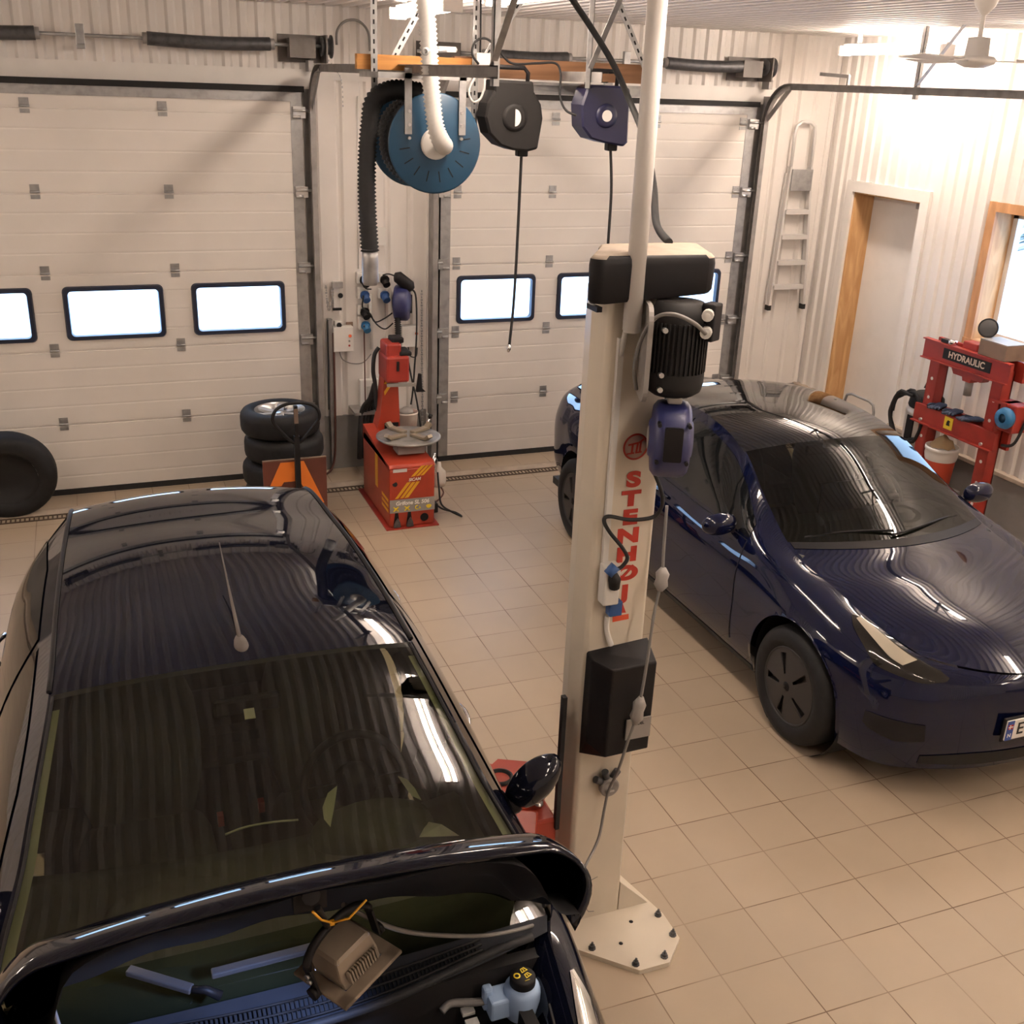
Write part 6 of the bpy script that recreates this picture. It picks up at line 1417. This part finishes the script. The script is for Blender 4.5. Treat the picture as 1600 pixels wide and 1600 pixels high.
# things resting on the press
bx = thing('cardboard_box', 'worn brown box sitting on top of the press head', 'box', (PX,2.24,1.506)); obj('box_body', MB().box((PX-.10,2.10,1.506), (PX+.10,2.38,1.625)), M['card'], bx, bevel=.006); lab(obj('box_lid', MB().box((PX-.10,2.10,1.625), (PX+.10,2.38,1.632)), M['greyp'], bx), 'dull grey box top')
tag(obj('mug_tool', MB().lathe([(0,0),(.035,0),(.035,.03),(.028,.04),(.0,.04)], TR(PX-.075,2.68,1.506), 18), M['chrome']), 'small round chrome part on the left end of the press head', 'metal part')
tag(obj('hammer_head', MB().cbox((PX-.07,2.75,1.522), (.05,.09,.03)), M['black'], bevel=.006), 'dark metal block at the left end of the press head', 'metal part')
def glove(y, a, label, x=PX-.02):
    t = thing('work_glove', label, 'glove', (x,y,.953), 'gloves on the press bed'); T = TR(x,y,.972) @ RZ(a)
    m = MB(); P = []
    for k in np.linspace(0, PI, 8): P.append([T @ Vector((.045*math.cos(b)*math.sin(k)**.6*(1+.2*math.cos(k)), -.085*math.cos(k), .020*math.sin(b)*math.sin(k)**.6+.004*math.sin(9*k+b))) for b in np.linspace(0, 2*PI, 17)])
    m.grid([[tuple(q) for q in r_] for r_ in P]); obj('palm', m, M['glove'], t)
    for k in range(4): x_ = -.034+.022*k; obj('finger', MB().tube([T @ Vector((x_,.06,.002)), T @ Vector((x_*1.25,.11,.010-.004*k)), T @ Vector((x_*1.4,.145-.01*abs(k-1.5),.002))], [.013,.012,.007], 8), M['glove'], t)
    obj('thumb', MB().tube([T @ Vector((.035,-.01,.0)), T @ Vector((.07,.03,.006)), T @ Vector((.075,.065,.0))], [.015,.013,.008], 8), M['glove'], t)
glove(2.75, 2.0, 'dark work glove at the left end of the press bed'); glove(2.57, 1.9, 'crumpled blue grey glove in the middle of the press bed'); glove(2.36, 1.3, 'blue grey glove at the right end of the press bed')
t = thing('air_hose_reel', 'blue round air hose fitting hanging at the right side of the press', 'hose', (PX-.10,1.98,1.10)); G = FRM((PX-.10,1.98,1.10), (0,-1,0), (0,0,1))
obj('hose_coil', MB().lathe([(.035,-.03),(.075,-.03),(.085,0),(.075,.03),(.035,.03)], G, 24), M['skyblue'], t); obj('coil_hub', MB().lathe([(0,.02),(.035,.02),(.03,-.02)], G, 16), M['bluereel'], t)
# white pail of rags in front of the press leg
tag(obj('low_crate', MB().box((3.96,2.50,0),(4.24,2.80,.285)), M['plinth'], bevel=.008), 'low grey crate between the press legs under the rag pail', 'crate')
c = Vector((4.10,2.65,.286)); t = thing('rag_pail', 'white and red pail with rags below the press bed', 'bucket', c)
obj('pail_body', MB().lathe([(0,0),(.105,0),(.125,.30)], TR(c), 30), mat('red_pail_label', (.55,.07,.03), .5), t); obj('pail_rim', MB().lathe([(.123,.25),(.128,.26),(.135,.30),(.130,.33),(.138,.335),(.138,.365),(.128,.365),(.118,.24),(0,.24)], TR(c), 32), M['white'], t)
m = MB(); rg = random.Random(3)
P = [[tuple(c+Vector((r_*math.cos(b)+.01*rg.random(), r_*math.sin(b)+.01*rg.random(), .34+z_+.03*rg.random()))) for b in np.linspace(0, 2*PI, 15)] for r_, z_ in ((.10,0),(.07,.05),(.04,.07),(.012,.10))]
m.grid(P); obj('rags', m, mat('ochre_rag', (.40,.28,.15), .85), t)
# wet vacuum with coiled hose
c = Vector((4.23,3.06,0)); t = thing('vacuum_cleaner', 'steel drum vacuum cleaner with coiled black hose beside the white door', 'vacuum cleaner', c)
obj('drum', MB().lathe([(0,.10),(.15,.10),(.155,.12),(.155,.80),(.16,.81),(.16,.84),(.13,.87),(0,.87)], TR(c), 34), M['alu'], t); obj('motor_head', MB().lathe([(.14,.86),(.15,.88),(.14,.95),(.10,.99),(0,1.0)], TR(c), 28), M['blackm'], t)
obj('drum_band', MB().box((c.x-.16,c.y-.05,.45),(c.x-.135,c.y+.03,.80)), M['black'], t)
for k in range(3):
    a = 2*PI*k/3+.5; obj('caster', MB().cyl((c.x+.13*math.cos(a)-.015,c.y+.13*math.sin(a),.05), (c.x+.13*math.cos(a)+.015,c.y+.13*math.sin(a),.05), .05, 14), M['rubber'], t)
obj('base_ring', MB().lathe([(.0,.08),(.16,.08),(.165,.10),(.15,.12)], TR(c), 24), M['blackm'], t)
P = []
for k in range(70):
    a = 2*PI*k/30; P.append((c.x-.16-.03*k/70, c.y+.20*math.cos(a)+.02, .78+.22*math.sin(a)+.02*math.sin(k)))
obj('vacuum_hose', MB().tube(P, .016, 8), M['blackm'], t)
m = MB().tube(spl([(4.38,2.95,1.34), (4.34,3.05,1.33), (4.30,3.10,1.20), (4.22,3.10,1.02)]), .012, 8); tag(obj('wall_lead', m, M['rubber']), 'black lead curving down from behind the press to the vacuum', 'cable')
m = MB().tube([(3.80,3.60,.02),(3.80,3.60,.80),(3.80,3.58,.86),(3.80,3.52,.88),(3.80,3.28,.88),(3.80,3.22,.86),(3.80,3.20,.80),(3.80,3.20,.02)], .012, 8); m.tube([(3.80,3.60,.45),(3.80,3.20,.45)], .010, 8)
tag(obj('grey_rail', m, M['grey']), 'grey tubular handle rising beyond the blue car roof by the white door', 'handle')
